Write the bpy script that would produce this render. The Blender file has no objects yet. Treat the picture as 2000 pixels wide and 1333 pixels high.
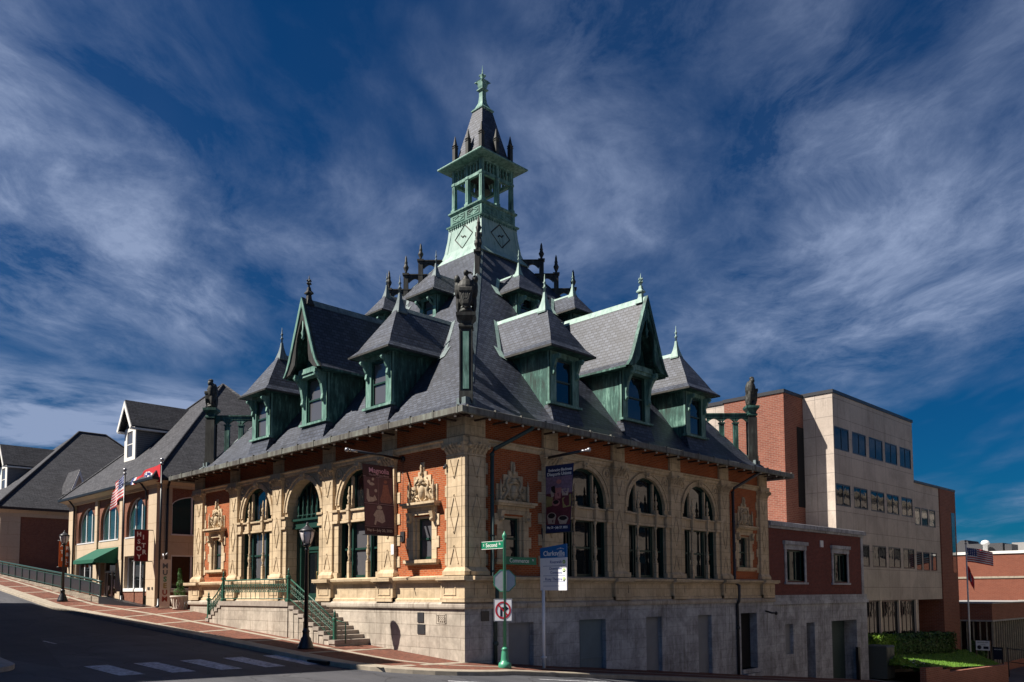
import bpy, bmesh, math, random
from mathutils import Vector, Matrix, noise
R = math.radians
rnd = random.Random(7)
scene = bpy.context.scene
COL = scene.collection
# ------------------------------------------------------------------ camera
YAW, PIT, ROL = -0.78616, 0.06838, -0.00429
cy_, sy_, cp_, sp_ = math.cos(YAW), math.sin(YAW), math.cos(PIT), math.sin(PIT)
fw = Vector((sy_*cp_, cy_*cp_, sp_)); r0 = Vector((cy_, -sy_, 0)); u0 = r0.cross(fw)
r2 = r0*math.cos(ROL)+u0*math.sin(ROL); u2 = -r0*math.sin(ROL)+u0*math.cos(ROL)
cam = bpy.data.cameras.new('camera'); cam.sensor_width = 36.0; cam.lens = 1616.46/2000*36
cam.shift_y = 380.19/2000; cam.clip_start = .1; cam.clip_end = 3000
camo = bpy.data.objects.new('camera', cam); COL.objects.link(camo)
m = Matrix((r2, u2, -fw)).transposed().to_4x4(); m.translation = Vector((22.16, -19.755, 2.453)); camo.matrix_world = m
scene.camera = camo
# ------------------------------------------------------------------ sun, sky, exposure
SUN = Vector((-.56, -1, 1.30)).normalized()
ELEV = math.asin(SUN.z); AZ = math.atan2(SUN.x, SUN.y)
sl = bpy.data.lights.new('sun', 'SUN'); sl.energy = 4.7; sl.angle = R(.5); sl.color = (1, .93, .83)
so = bpy.data.objects.new('sun', sl); COL.objects.link(so); so.rotation_euler = SUN.to_track_quat('Z', 'Y').to_euler(); so.location = (0, 0, 60)
scene.view_settings.view_transform = 'Standard'; scene.view_settings.look = 'None'
scene.view_settings.exposure = 1.0; scene.view_settings.gamma = 1.0; scene.view_settings.use_curve_mapping = False
class NT:
    def __init__(s, nt): s.t = nt
    def n(s, typ, **kw):
        nd = s.t.nodes.new('ShaderNode'+typ)
        for k, v in kw.items():
            if k.startswith('i_'): 
                key = k[2:]; key = int(key) if key.isdigit() else key
                nd.inputs[key].default_value = v
            else: setattr(nd, k, v)
        return nd
    def l(s, a, b): s.t.links.new(a, b)
    def math(s, op, a, b=None, c=None):
        nd = s.n('Math', operation=op)
        for i, x in enumerate((a, b, c)):
            if x is None: continue
            if isinstance(x, (int, float)): nd.inputs[i].default_value = x
            else: s.l(x, nd.inputs[i])
        return nd.outputs[0]
    def mix(s, f, a, b, mode='MIX'):
        nd = s.n('Mix', data_type='RGBA', blend_type=mode)
        for sock, x in ((nd.inputs[0], f), (nd.inputs[6], a), (nd.inputs[7], b)):
            if isinstance(x, (int, float)): sock.default_value = x
            elif isinstance(x, (tuple, list)): sock.default_value = (*x[:3], 1)
            else: s.l(x, sock)
        return nd.outputs[2]
    def ramp(s, f, *stops):
        nd = s.n('ValToRGB'); e = nd.color_ramp.elements
        while len(e) < len(stops): e.new(.5)
        for el, (p, c) in zip(e, stops):
            el.position = p; el.color = (c, c, c, 1) if isinstance(c, (int, float)) else (*c[:3], 1)
        s.l(f, nd.inputs[0]); return nd.outputs[0]
    def noise(s, vec, scale, detail=4, rough=.55, dist=0.):
        nd = s.n('TexNoise'); nd.inputs['Scale'].default_value = scale; nd.inputs['Detail'].default_value = detail
        nd.inputs['Roughness'].default_value = rough; nd.inputs['Distortion'].default_value = dist
        if vec is not None: s.l(vec, nd.inputs['Vector'])
        return nd.outputs[0]
    def mapping(s, vec, scale=(1, 1, 1), rot=(0, 0, 0), loc=(0, 0, 0)):
        nd = s.n('Mapping'); nd.inputs['Scale'].default_value = scale; nd.inputs['Rotation'].default_value = rot; nd.inputs['Location'].default_value = loc
        s.l(vec, nd.inputs['Vector']); return nd.outputs[0]
W_ = bpy.data.worlds.new('World'); scene.world = W_; W_.use_nodes = True
wt = W_.node_tree; wt.nodes.clear(); w = NT(wt)
sky = w.n('TexSky', sky_type='NISHITA', sun_disc=False, sun_elevation=ELEV, sun_rotation=AZ, altitude=300., air_density=1.0, dust_density=.3, ozone_density=3.0)
tc = w.n('TexCoord'); sep = w.n('SeparateXYZ'); w.l(tc.outputs['Generated'], sep.inputs[0])
zc = w.math('MAXIMUM', sep.outputs[2], .04); zc = w.math('ADD', zc, .10)
cb = w.n('CombineXYZ'); w.l(w.math('DIVIDE', sep.outputs[0], zc), cb.inputs[0]); w.l(w.math('DIVIDE', sep.outputs[1], zc), cb.inputs[1])
# high thin cloud: torn patches of cirrus combed into wisps
def warp(vec, scale, amt, detail=3):
    nz = w.n('TexNoise'); nz.inputs['Scale'].default_value = scale; nz.inputs['Detail'].default_value = detail; w.l(vec, nz.inputs['Vector'])
    sb_ = w.n('VectorMath', operation='SUBTRACT'); w.l(nz.outputs[1], sb_.inputs[0]); sb_.inputs[1].default_value = (.5, .5, .5)
    s = w.n('VectorMath', operation='SCALE'); w.l(sb_.outputs[0], s.inputs[0]); s.inputs[3].default_value = amt
    a = w.n('VectorMath', operation='ADD'); w.l(vec, a.inputs[0]); w.l(s.outputs[0], a.inputs[1]); return a.outputs[0]
v1 = w.mapping(cb.outputs[0], scale=(1., 1., 1), rot=(0, 0, R(45)), loc=(7.3, 2.2, 0))
v2 = warp(v1, .7, 1.25)
big = w.noise(w.mapping(v2, scale=(.42, .95, 1), rot=(0, 0, R(14))), .95, 4, .55)
v3 = warp(warp(v1, .9, .62), 3.2, .10, 6)
wis = w.noise(w.mapping(v3, scale=(.72, 1.7, 1), rot=(0, 0, R(22))), 1.5, 12, .64)
puf = w.noise(w.mapping(v3, scale=(.62, 1, 1)), 2.8, 13, .68)
m1 = w.ramp(big, (.42, 0.), (.52, .42), (.64, 1.))
m2 = w.ramp(w.math('ADD', w.math('MULTIPLY', wis, .42), w.math('MULTIPLY', puf, .58)), (.41, .0), (.51, .36), (.64, 1.))
mask = w.math('ADD', w.math('MULTIPLY', w.math('MULTIPLY', m1, m2), 1.25), w.math('MULTIPLY', m1, .07))
fade = w.ramp(sep.outputs[2], (.0, .3), (.07, .55), (.15, .35), (.28, .9), (.5, 1.))
bank = w.n('VectorMath', operation='DOT_PRODUCT'); w.l(tc.outputs['Generated'], bank.inputs[0]); bank.inputs[1].default_value = (-.945, .26, .195)
bn = w.noise(w.mapping(tc.outputs['Generated'], scale=(3., 3., 16.)), 2.2, 9, .6, .3)
bk = w.math('MULTIPLY', w.ramp(bank.outputs['Value'], (.955, 0.), (.992, 1.)), w.math('MULTIPLY', w.ramp(sep.outputs[2], (.10, 0.), (.155, 1.), (.205, .9), (.245, 0.)), w.ramp(bn, (.36, 0.), (.58, 1.))))
mask = w.math('MINIMUM', w.math('ADD', w.math('MULTIPLY', mask, fade), w.math('MULTIPLY', bk, 1.3)), 1.)
deep = w.mix(1.0, sky.outputs[0], w.mix(w.ramp(sep.outputs[2], (.0, 0.), (.45, 1.)), (.008, .20, .36), (.035, .255, .48)), 'MULTIPLY')
col = w.mix(w.math('MULTIPLY', mask, .80), deep, (3.3, 4.1, 6.0))
bg = w.n('Background'); bg.inputs['Strength'].default_value = .05
w.l(col, bg.inputs['Color']); ow = w.n('OutputWorld'); w.l(bg.outputs[0], ow.inputs[0])
# ------------------------------------------------------------------ materials
MATS = {}
def newmat(name):
    mt = bpy.data.materials.new(name); mt.use_nodes = True; mt.node_tree.nodes.clear()
    t = NT(mt.node_tree); b = t.n('BsdfPrincipled'); o = t.n('OutputMaterial'); t.l(b.outputs[0], o.inputs[0]); MATS[name] = mt
    return t, b
def setc(t, b, c, rough=.7, metal=0., spec=.3):
    if isinstance(c, (tuple, list)): b.inputs['Base Color'].default_value = (*c[:3], 1)
    else: t.l(c, b.inputs['Base Color'])
    if isinstance(rough, (int, float)): b.inputs['Roughness'].default_value = rough
    else: t.l(rough, b.inputs['Roughness'])
    b.inputs['Metallic'].default_value = metal; b.inputs['Specular IOR Level'].default_value = spec
def wallco(t, flat=False):
    """u along the surface horizontally, v up the surface, from world position and normal"""
    g = t.n('NewGeometry'); p = t.n('SeparateXYZ'); t.l(g.outputs['Position'], p.inputs[0])
    c = t.n('CombineXYZ')
    if flat: t.l(p.outputs[0], c.inputs[0]); t.l(p.outputs[1], c.inputs[1]); return c.outputs[0], g.outputs['Position']
    n = t.n('SeparateXYZ'); t.l(g.outputs['True Normal'], n.inputs[0])
    ax = t.math('ABSOLUTE', n.outputs[0]); ay = t.math('ABSOLUTE', n.outputs[1])
    sel = t.math('GREATER_THAN', ax, ay)
    u = t.math('ADD', t.math('MULTIPLY', sel, p.outputs[1]), t.math('MULTIPLY', t.math('SUBTRACT', 1., sel), p.outputs[0]))
    s = t.math('SQRT', t.math('MAXIMUM', t.math('SUBTRACT', 1., t.math('MULTIPLY', n.outputs[2], n.outputs[2])), .06))
    t.l(u, c.inputs[0]); t.l(t.math('DIVIDE', p.outputs[2], s), c.inputs[1])
    return c.outputs[0], g.outputs['Position']
def bump(t, b, h, strength=.4, dist=.02):
    n = t.n('Bump'); n.inputs['Strength'].default_value = strength; n.inputs['Distance'].default_value = dist
    t.l(h, n.inputs['Height']); t.l(n.outputs[0], b.inputs['Normal'])
def brickmat(name, c1, c2, mortar, bw, rh, ms, rough=.85, var=.35, stain=.25, flat=False, offset=.5, bmp=.35, scalev=1., spec=.2, stain_scale=.5, bias=0.):
    t, b = newmat(name); uv, pos = wallco(t, flat)
    br = t.n('TexBrick', offset=offset); t.l(uv, br.inputs['Vector'])
    br.inputs['Color1'].default_value = (*c1, 1); br.inputs['Color2'].default_value = (*c2, 1); br.inputs['Mortar'].default_value = (*mortar, 1)
    br.inputs['Scale'].default_value = 1; br.inputs['Brick Width'].default_value = bw; br.inputs['Row Height'].default_value = rh
    br.inputs['Mortar Size'].default_value = ms; br.inputs['Mortar Smooth'].default_value = .2; br.inputs['Bias'].default_value = bias
    n1 = t.noise(pos, stain_scale, 6, .65, .6); n2 = t.noise(pos, 7., 4, .6)
    c = t.mix(t.ramp(n1, (.40, stain), (.62, 0.)), br.outputs[0], (.25, .24, .24), 'MULTIPLY')
    c = t.mix(var, c, t.ramp(n2, (.3, .45), (.7, 1.45)), 'MULTIPLY')
    setc(t, b, c, rough, 0, spec); bump(t, b, t.math('ADD', t.math('MULTIPLY', br.outputs[1], -1.), t.math('MULTIPLY', n2, .5)), bmp, .01)
    return t, b
def streaks(name, amt=.55, z=None):
    t, b = NT(MATS[name].node_tree), [n for n in MATS[name].node_tree.nodes if n.type == 'BSDF_PRINCIPLED'][0]
    src = b.inputs['Base Color'].links[0].from_socket; g = t.n('NewGeometry')
    s = t.noise(t.mapping(g.outputs['Position'], scale=(5., 5., .35)), 1.0, 6, .7); s2 = t.noise(g.outputs['Position'], .55, 4, .6)
    f = t.math('MULTIPLY', t.ramp(s, (.47, 0.), (.68, 1.)), t.ramp(s2, (.40, 0.), (.62, amt)))
    t.l(t.mix(f, src, (.30, .26, .22), 'MULTIPLY'), b.inputs['Base Color'])
def plain(name, c, rough=.6, metal=0., var=.25, scale=6., spec=.4, bmp=.0, dirt=None, streak=False):
    t, b = newmat(name); g = t.n('NewGeometry'); pos = g.outputs['Position']
    v = t.mapping(pos, scale=(1, 1, .18)) if streak else pos
    n = t.noise(v, scale, 6, .62)
    cc = t.mix(var, c, t.ramp(n, (.3, .4), (.7, 1.5)), 'MULTIPLY')
    if dirt: cc = t.mix(t.ramp(t.noise(v, scale*.35, 5, .7), (.5, 0.), (.75, .8)), cc, dirt)
    setc(t, b, cc, rough, metal, spec)
    if bmp: bump(t, b, n, bmp, .02)
    return t, b
brickmat('brick_red', (.42, .098, .028), (.30, .064, .021), (.37, .20, .11), .215, .075, .010, var=.2, stain=.25)
brickmat('brick_purple', (.17, .045, .035), (.125, .035, .03), (.16, .09, .08), .215, .075, .008, var=.3, stain=.2)
brickmat('brick_museum', (.23, .08, .045), (.17, .055, .035), (.24, .16, .12), .215, .075, .009, var=.3, stain=.1)
brickmat('brick_office', (.26, .092, .06), (.205, .068, .046), (.27, .18, .14), .4, .13, .014, var=.25, stain=.12)
brickmat('brick_far', (.215, .070, .042), (.185, .058, .036), (.22, .11, .08), .4, .15, .012, var=.2, stain=.1)
brickmat('terracotta', (.62, .485, .325), (.565, .435, .28), (.29, .215, .14), .62, .37, .008, var=.18, stain=.34, rough=.75, stain_scale=.9)
brickmat('limestone', (.50, .44, .365), (.44, .38, .315), (.25, .21, .17), 1.15, .42, .008, var=.22, stain=.42, rough=.85, stain_scale=.8, bmp=.5)
brickmat('limestone_shaded', (.46, .47, .50), (.41, .415, .44), (.23, .23, .24), 1.15, .42, .006, var=.3, stain=.5, rough=.85, stain_scale=.9, bmp=.5)  # same limestone on the shaded faces, bluish shade put into its colour
streaks('terracotta', .45); streaks('limestone', .7); streaks('limestone_shaded', .8)
brickmat('slate', (.072, .084, .116), (.032, .039, .058), (.014, .014, .019), .29, .17, .017, var=.25, stain=.35, rough=.5, bmp=.5, spec=.4, stain_scale=.35)
brickmat('shingle', (.085, .086, .096), (.055, .056, .064), (.022, .022, .026), .5, .15, .012, var=.5, stain=.12, rough=.9, bmp=.4)
brickmat('panel_beige', (.57, .49, .42), (.54, .46, .395), (.30, .26, .23), 2.15, 1.36, .02, var=.15, stain=.3, offset=0., rough=.85, stain_scale=.3)
brickmat('stucco_beige', (.53, .42, .30), (.52, .41, .295), (.36, .26, .165), 3.0, 1.1, .012, var=.1, stain=.1, rough=.9)
brickmat('paver', (.23, .085, .055), (.15, .06, .043), (.12, .075, .055), .22, .11, .010, flat=True, var=.5, stain=.3, rough=.9)
brickmat('siding', (.20, .20, .20), (.185, .185, .19), (.07, .07, .07), 30., .14, .012, var=.1, stain=.05, offset=0.)
brickmat('paver_wall', (.34, .29, .23), (.29, .245, .195), (.16, .13, .1), .42, .2, .012, var=.35, stain=.3)
def copper(name, lo, mid, hi, p=(.33, .5, .66), rough=.6):
    t, b = newmat(name); g = t.n('NewGeometry'); v = t.mapping(g.outputs['Position'], scale=(5., 5., .9))
    n = t.noise(v, 1.3, 8, .68, .3); n2 = t.noise(g.outputs['Position'], 1.1, 5, .6)
    f = t.math('ADD', t.math('MULTIPLY', n, .65), t.math('MULTIPLY', n2, .35))
    c = t.ramp(f, (p[0], lo), (p[1], mid), (p[2], hi))
    setc(t, b, c, rough, 0., .35); bump(t, b, n, .25, .02)
streaks('panel_beige', .35); streaks('slate', .5); streaks('shingle', .4)
copper('copper', (.008, .014, .013), (.032, .095, .078), (.19, .36, .29), (.35, .52, .69))
copper('copper_pale', (.06, .09, .085), (.22, .33, .29), (.34, .44, .40), (.30, .44, .62))
copper('copper_mid', (.020, .036, .032), (.11, .225, .185), (.27, .41, .35), (.32, .50, .68))
copper('copper_brown', (.011, .011, .010), (.036, .035, .031), (.095, .115, .10), (.36, .54, .72))
copper('copper_grey', (.05, .065, .07), (.12, .155, .16), (.21, .26, .26), (.3, .5, .68))
copper('gutter_metal', (.03, .024, .022), (.12, .115, .10), (.21, .23, .20), (.3, .5, .66), .5)
plain('green_paint', (.010, .042, .032), .4, spec=.5, var=.2)
plain('green_light', (.05, .25, .15), .4, spec=.5, var=.15)
plain('iron_green', (.018, .085, .055), .45, spec=.5, var=.4, scale=20)
plain('iron_black', (.012, .012, .016), .35, spec=.5, var=.3)
plain('steel_dark', (.05, .05, .055), .4, .3)
plain('steel', (.32, .32, .34), .4, .7, var=.1)
plain('alu_white', (.62, .62, .63), .5, var=.1)
plain('soffit', (.05, .03, .022), .9)
plain('white_paint', (.72, .70, .66), .6, var=.12)
plain('road_paint', (.50, .50, .53), .9, var=1., scale=9., dirt=(.06, .06, .065))
plain('road_yellow', (.6, .36, .04), .85, var=.6, scale=14.)
plain('concrete', (.32, .275, .215), .9, var=.4, scale=3., bmp=.1)
plain('concrete_grey', (.30, .29, .28), .9, var=.4, scale=3., bmp=.1)
plain('step_stone', (.30, .255, .215), .85, var=.4, scale=5., bmp=.1)
plain('blind_panel', (.21, .22, .24), .8, var=.15, scale=1.2)
plain('blue_panel', (.115, .165, .20), .7, var=.2, scale=1.2)
plain('dark_void', (.006, .006, .007), .9)
plain('door_green', (.03, .055, .055), .6, var=.2)
plain('cabinet', (.075, .085, .075), .6, var=.15)
plain('awning', (.004, .085, .05), .8, var=.15)
plain('planter_stone', (.50, .44, .37), .8, var=.2)
plain('sign_white', (.75, .75, .78), .45, var=.05)
plain('sign_blue', (.008, .05, .24), .45, var=.05)
plain('sign_cyan', (.008, .12, .34), .45, var=.05)
plain('sign_green', (.006, .16, .085), .4, var=.05)
plain('sign_red', (.45, .015, .03), .4, var=.05)
plain('sign_black', (.01, .012, .03), .4, var=.05)
plain('sign_back', (.42, .43, .46), .4, .5, var=.15)
plain('leaf_green', (.25, .42, .04), .6)
plain('banner_plum', (.055, .022, .024), .75, var=.25)
plain('banner_plum_light', (.12, .055, .06), .75, var=.3)
plain('banner_line', (.32, .2, .21), .75, var=.1)
plain('banner_pink', (.62, .33, .40), .75, var=.05)
plain('banner_bone', (.42, .32, .26), .75, var=.5, scale=14)
plain('banner_clay', (.28, .11, .08), .75, var=.5, scale=14)
plain('banner_navy', (.012, .022, .085), .75, var=.1)
plain('banner_mauve', (.20, .13, .19), .75, var=.7, scale=9)
plain('banner_wine', (.11, .02, .03), .75, var=.4)
plain('banner_ochre', (.28, .22, .08), .75, var=.4)
plain('banner_rose', (.42, .16, .15), .75, var=.3)
plain('banner_black', (.012, .008, .009), .75)
plain('banner_orange', (.48, .09, .015), .75, var=.1)
plain('banner_red', (.17, .008, .012), .75, var=.1)
plain('letter_white', (.78, .76, .74), .6, var=.03)
plain('letter_grey', (.11, .105, .11), .6, var=.03)
plain('letter_green', (.06, .22, .11), .6, var=.03)
plain('letter_gold', (.32, .22, .06), .6, var=.03)
plain('letter_red', (.28, .04, .015), .6, var=.03)
plain('panel_tan', (.60, .49, .39), .7, var=.08)
plain('flag_red', (.48, .015, .025), .8, var=.1)
plain('flag_white', (.72, .70, .70), .8, var=.05)
plain('flag_blue', (.012, .035, .18), .8, var=.1)
plain('rust_dirt', (.10, .045, .03), .8)
plain('pot_soil', (.03, .02, .015), .9)
plain('brass', (.45, .33, .12), .4, .6)
plain('frosted', (.55, .50, .50), .3, var=.15, spec=.6)
plain('far_grey', (.05, .05, .056), .8)
plain('far_pale', (.30, .29, .28), .8)
plain('green_court', (.006, .07, .03), .9, var=.4, scale=3)
def glassy(name, c, rough=.04, spec=.9, wav=0.0):
    t, b = newmat(name); setc(t, b, c, rough, 0, spec); b.inputs['IOR'].default_value = 1.6
    if wav:
        g = t.n('NewGeometry'); bump(t, b, t.noise(g.outputs['Position'], 1.1, 2, .5), wav, .05)
glassy('glass', (.006, .008, .010), .02, .8, .06)
glassy('glass_dark', (.004, .006, .007), .08, .25)
glassy('glass_blind', (.085, .085, .095), .12, .6)
glassy('glass_office', (.006, .008, .011), .03, .40, .12); MATS['glass_office'].node_tree.nodes['Principled BSDF'].inputs['IOR'].default_value = 1.45
glassy('glass_sky', (.018, .05, .052), .03, .8, .05)  # reflected sky and greenery painted in as a teal base colour
def foliage(name, lo, hi):
    t, b = newmat(name); oi = t.n('NewGeometry')
    n = t.noise(oi.outputs['Position'], 9., 3, .6); c = t.mix(n, lo, hi)
    c = t.mix(.5, c, t.ramp(oi.outputs['Random Per Island'], (0., .45), (1., 1.6)), 'MULTIPLY')
    setc(t, b, c, .55, 0, .3)
    b.inputs['Subsurface Weight'].default_value = 0
foliage('leaf_hedge', (.018, .05, .012), (.06, .13, .022))  # the shaded stretch of hedge has its shade put into this leaf colour
foliage('leaf_sunlit', (.06, .13, .015), (.20, .33, .03))  # the sunlit end of the hedge, sunlight put into the leaf colour
foliage('leaf_topiary', (.03, .085, .02), (.085, .19, .045))
foliage('grass_blade', (.06, .15, .015), (.17, .32, .04))
t, b = newmat('grass_ground'); g = t.n('NewGeometry'); n = t.noise(g.outputs['Position'], 3.5, 8, .7)
setc(t, b, t.ramp(n, (.3, (.05, .11, .015)), (.7, (.13, .23, .035))), .9)
t, b = newmat('asphalt'); g = t.n('NewGeometry'); n = t.noise(g.outputs['Position'], .35, 6, .6, .8); n2 = t.noise(g.outputs['Position'], 60., 3, .6)
n3 = t.noise(t.mapping(g.outputs['Position'], scale=(.12, 1.4, 1)), 1.2, 5, .6)
c = t.ramp(n, (.3, (.050, .052, .062)), (.7, (.088, .088, .096)))
c = t.mix(.35, c, t.ramp(n2, (.3, .5), (.7, 1.6)), 'MULTIPLY'); c = t.mix(.4, c, t.ramp(n3, (.35, .6), (.65, 1.3)), 'MULTIPLY')
vo = t.n('TexVoronoi', feature='DISTANCE_TO_EDGE'); vo.inputs['Scale'].default_value = .32
wv_ = t.n('TexNoise'); wv_.inputs['Scale'].default_value = 1.4; wv_.inputs['Detail'].default_value = 6; t.l(g.outputs['Position'], wv_.inputs['Vector'])
ad = t.n('VectorMath', operation='ADD'); t.l(g.outputs['Position'], ad.inputs[0]); t.l(wv_.outputs[1], ad.inputs[1]); t.l(ad.outputs[0], vo.inputs['Vector'])
c = t.mix(t.ramp(vo.outputs['Distance'], (.0, .75), (.012, 0.)), c, (.02, .02, .022))
pv = t.n('TexVoronoi'); pv.inputs['Scale'].default_value = .16; t.l(t.mapping(g.outputs['Position'], scale=(.6, 1.6, 1)), pv.inputs['Vector']); ps = t.n('SeparateColor'); t.l(pv.outputs['Color'], ps.inputs[0])
c = t.mix(t.ramp(ps.outputs[0], (.70, 0.), (.74, .45)), c, (.028, .028, .032))
c = t.mix(t.ramp(t.noise(g.outputs['Position'], .8, 5, .7), (.60, 0.), (.72, .5)), c, (.02, .02, .02))
setc(t, b, c, .8, 0, .25); bump(t, b, n2, .3, .01)
# ------------------------------------------------------------------ mesh helpers
class Fr:
    """facade frame: u along the wall from the street corner, d outward, z up"""
    def __init__(s, f): s.f = f
    def __call__(s, u, d, z): return Vector(s.f(u, d, z))
FA = Fr(lambda u, d, z: (-u, -d, z)); FB = Fr(lambda u, d, z: (d, u, z)); FW = Fr(lambda x, y, z: (x, y, z))
def frame(o, ux, dx): 
    o = Vector(o); ux = Vector(ux).normalized(); dx = Vector(dx).normalized()
    return Fr(lambda u, d, z: o+ux*u+dx*d+Vector((0, 0, z)))
class MB:
    def __init__(s): s.v = []; s.f = []; s.mi = []; s.c = 0; s.sm = []
    def add(s, vs, fs, smooth=False):
        k = len(s.v); s.v += [Vector(x) for x in vs]
        for f in fs: s.f.append([k+i for i in f]); s.mi.append(s.c); s.sm.append(smooth)
        return s
    def box(s, F, u0, u1, d0, d1, z0, z1):
        p = [F(u, d, z) for z in (z0, z1) for d in (d0, d1) for u in (u0, u1)]
        return s.add(p, [(0, 1, 3, 2), (4, 5, 7, 6), (0, 1, 5, 4), (2, 3, 7, 6), (0, 2, 6, 4), (1, 3, 7, 5)])
    def frus(s, F, a, b):
        """a,b = (u0,u1,d0,d1,z) bottom and top rectangles"""
        p = [F(u, d, r[4]) for r in (a, b) for d in (r[2], r[3]) for u in (r[0], r[1])]
        return s.add(p, [(0, 1, 3, 2), (4, 5, 7, 6), (0, 1, 5, 4), (2, 3, 7, 6), (0, 2, 6, 4), (1, 3, 7, 5)])
    def quad(s, *p): return s.add(p, [tuple(range(len(p)))])
    def prism(s, pts, vec):
        """polygon pts (3d) extruded by vec"""
        n = len(pts); v = Vector(vec); pts = [Vector(p) for p in pts]
        return s.add(pts+[p+v for p in pts], [tuple(range(n)), tuple(range(2*n-1, n-1, -1))]+[(i, (i+1) % n, n+(i+1) % n, n+i) for i in range(n)])
    def band(s, a, b, vec):
        """strip between two point lists, thickened by vec"""
        n = len(a); v = Vector(vec); a = [Vector(p) for p in a]; b = [Vector(p) for p in b]
        vs = a+b+[p+v for p in a]+[p+v for p in b]; fs = []
        for i in range(n-1):
            fs += [(i, i+1, n+i+1, n+i), (2*n+i, 3*n+i, 3*n+i+1, 2*n+i+1), (i, 2*n+i, 2*n+i+1, i+1), (n+i, n+i+1, 3*n+i+1, 3*n+i)]
        fs += [(0, n, 3*n, 2*n), (n-1, 3*n-1, 4*n-1, 2*n-1)]
        return s.add(vs, fs)
    def lathe(s, prof, c, seg=10, rot=0., sx=1., smooth=True, axis=None):
        c = Vector(c); n = len(prof); vs = []
        for r, z in prof:
            for k in range(seg):
                a = rot+2*math.pi*k/seg
                p = Vector((r*math.cos(a), r*math.sin(a)*sx, z))
                vs.append(c+(axis @ p if axis else p))
        fs = [(i*seg+k, i*seg+(k+1) % seg, (i+1)*seg+(k+1) % seg, (i+1)*seg+k) for i in range(n-1) for k in range(seg)]
        fs += [tuple(range(seg-1, -1, -1)), tuple((n-1)*seg+k for k in range(seg))]
        return s.add(vs, fs, smooth)
    def sq(s, prof, c, rot=R(45)):
        """square lathe: prof = (half side, z)"""
        return s.lathe([(r*math.sqrt(2), z) for r, z in prof], c, 4, rot, smooth=False)
    def tube(s, path, r, seg=6, smooth=True):
        path = [Vector(p) for p in path]; n = len(path); vs = []
        rr = r if isinstance(r, (list, tuple)) else [r]*n
        for i, p in enumerate(path):
            d = (path[min(i+1, n-1)]-path[max(i-1, 0)]).normalized()
            a = d.cross(Vector((0, 0, 1)) if abs(d.z) < .9 else Vector((1, 0, 0))).normalized(); b = d.cross(a)
            vs += [p+(a*math.cos(2*math.pi*k/seg)+b*math.sin(2*math.pi*k/seg))*rr[i] for k in range(seg)]
        fs = [(i*seg+k, i*seg+(k+1) % seg, (i+1)*seg+(k+1) % seg, (i+1)*seg+k) for i in range(n-1) for k in range(seg)]
        fs += [tuple(range(seg-1, -1, -1)), tuple((n-1)*seg+k for k in range(seg))]
        return s.add(vs, fs, smooth)
    def ball(s, c, r, seg=8, sc=(1, 1, 1)):
        c = Vector(c); vs = []; n = max(4, seg//2+1)
        for i in range(1, n):
            th = math.pi*i/n
            for k in range(seg):
                a = 2*math.pi*k/seg; vs.append(c+Vector((math.sin(th)*math.cos(a)*sc[0], math.sin(th)*math.sin(a)*sc[1], math.cos(th)*sc[2]))*r)
        m_ = n-1; top = len(vs); vs += [c+Vector((0, 0, r*sc[2])), c-Vector((0, 0, r*sc[2]))]
        fs = [(i*seg+k, i*seg+(k+1) % seg, (i+1)*seg+(k+1) % seg, (i+1)*seg+k) for i in range(m_-1) for k in range(seg)]
        fs += [(top, (k+1) % seg, k) for k in range(seg)]+[(top+1, (m_-1)*seg+k, (m_-1)*seg+(k+1) % seg) for k in range(seg)]
        return s.add(vs, fs, True)
    def ring(s, prof, pth, closed=True, cap=True):
        """closed (d,z) profile swept along path function pth(d)->[xy]"""
        rows = [[Vector((x, y, z)) for x, y in pth(d)] for d, z in prof]; n = len(prof); m_ = len(rows[0])
        vs = [p for r_ in rows for p in r_]; fs = []
        for i in range(n):
            j = (i+1) % n
            for k in range(m_ if closed else m_-1):
                l = (k+1) % m_; fs.append((i*m_+k, i*m_+l, j*m_+l, j*m_+k))
        if not closed: fs += [tuple(i*m_ for i in range(n)), tuple(i*m_+m_-1 for i in range(n))]
        return s.add(vs, fs)
    def build(s, name, mats, parent=None, smooth_any=True, recalc=True):
        org = Vector((0, 0, 0)); q = parent
        while q is not None: org += q.location; q = q.parent
        me = bpy.data.meshes.new(name); me.from_pydata([tuple(p-org) for p in s.v], [], s.f)
        mats = [mats] if isinstance(mats, str) else mats
        for mm in mats: me.materials.append(MATS[mm])
        me.polygons.foreach_set('material_index', s.mi); me.polygons.foreach_set('use_smooth', s.sm)
        if recalc:
            bm = bmesh.new(); bm.from_mesh(me); bmesh.ops.recalc_face_normals(bm, faces=bm.faces); bm.to_mesh(me); bm.free()
        me.update(); o = bpy.data.objects.new(name, me); COL.objects.link(o); o.parent = parent
        return o
def thing(name, label, cat, loc=(0, 0, 0), group=None):
    o = bpy.data.objects.new(name, None); COL.objects.link(o); o.location = loc; o.empty_display_size = .3
    o['label'] = label; o['category'] = cat
    if group: o['group'] = group
    return o
def tag(o, label, cat, group=None):
    o['label'] = label; o['category'] = cat
    if group: o['group'] = group
    return o
def struct(o): o['kind'] = 'structure'; return o
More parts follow.
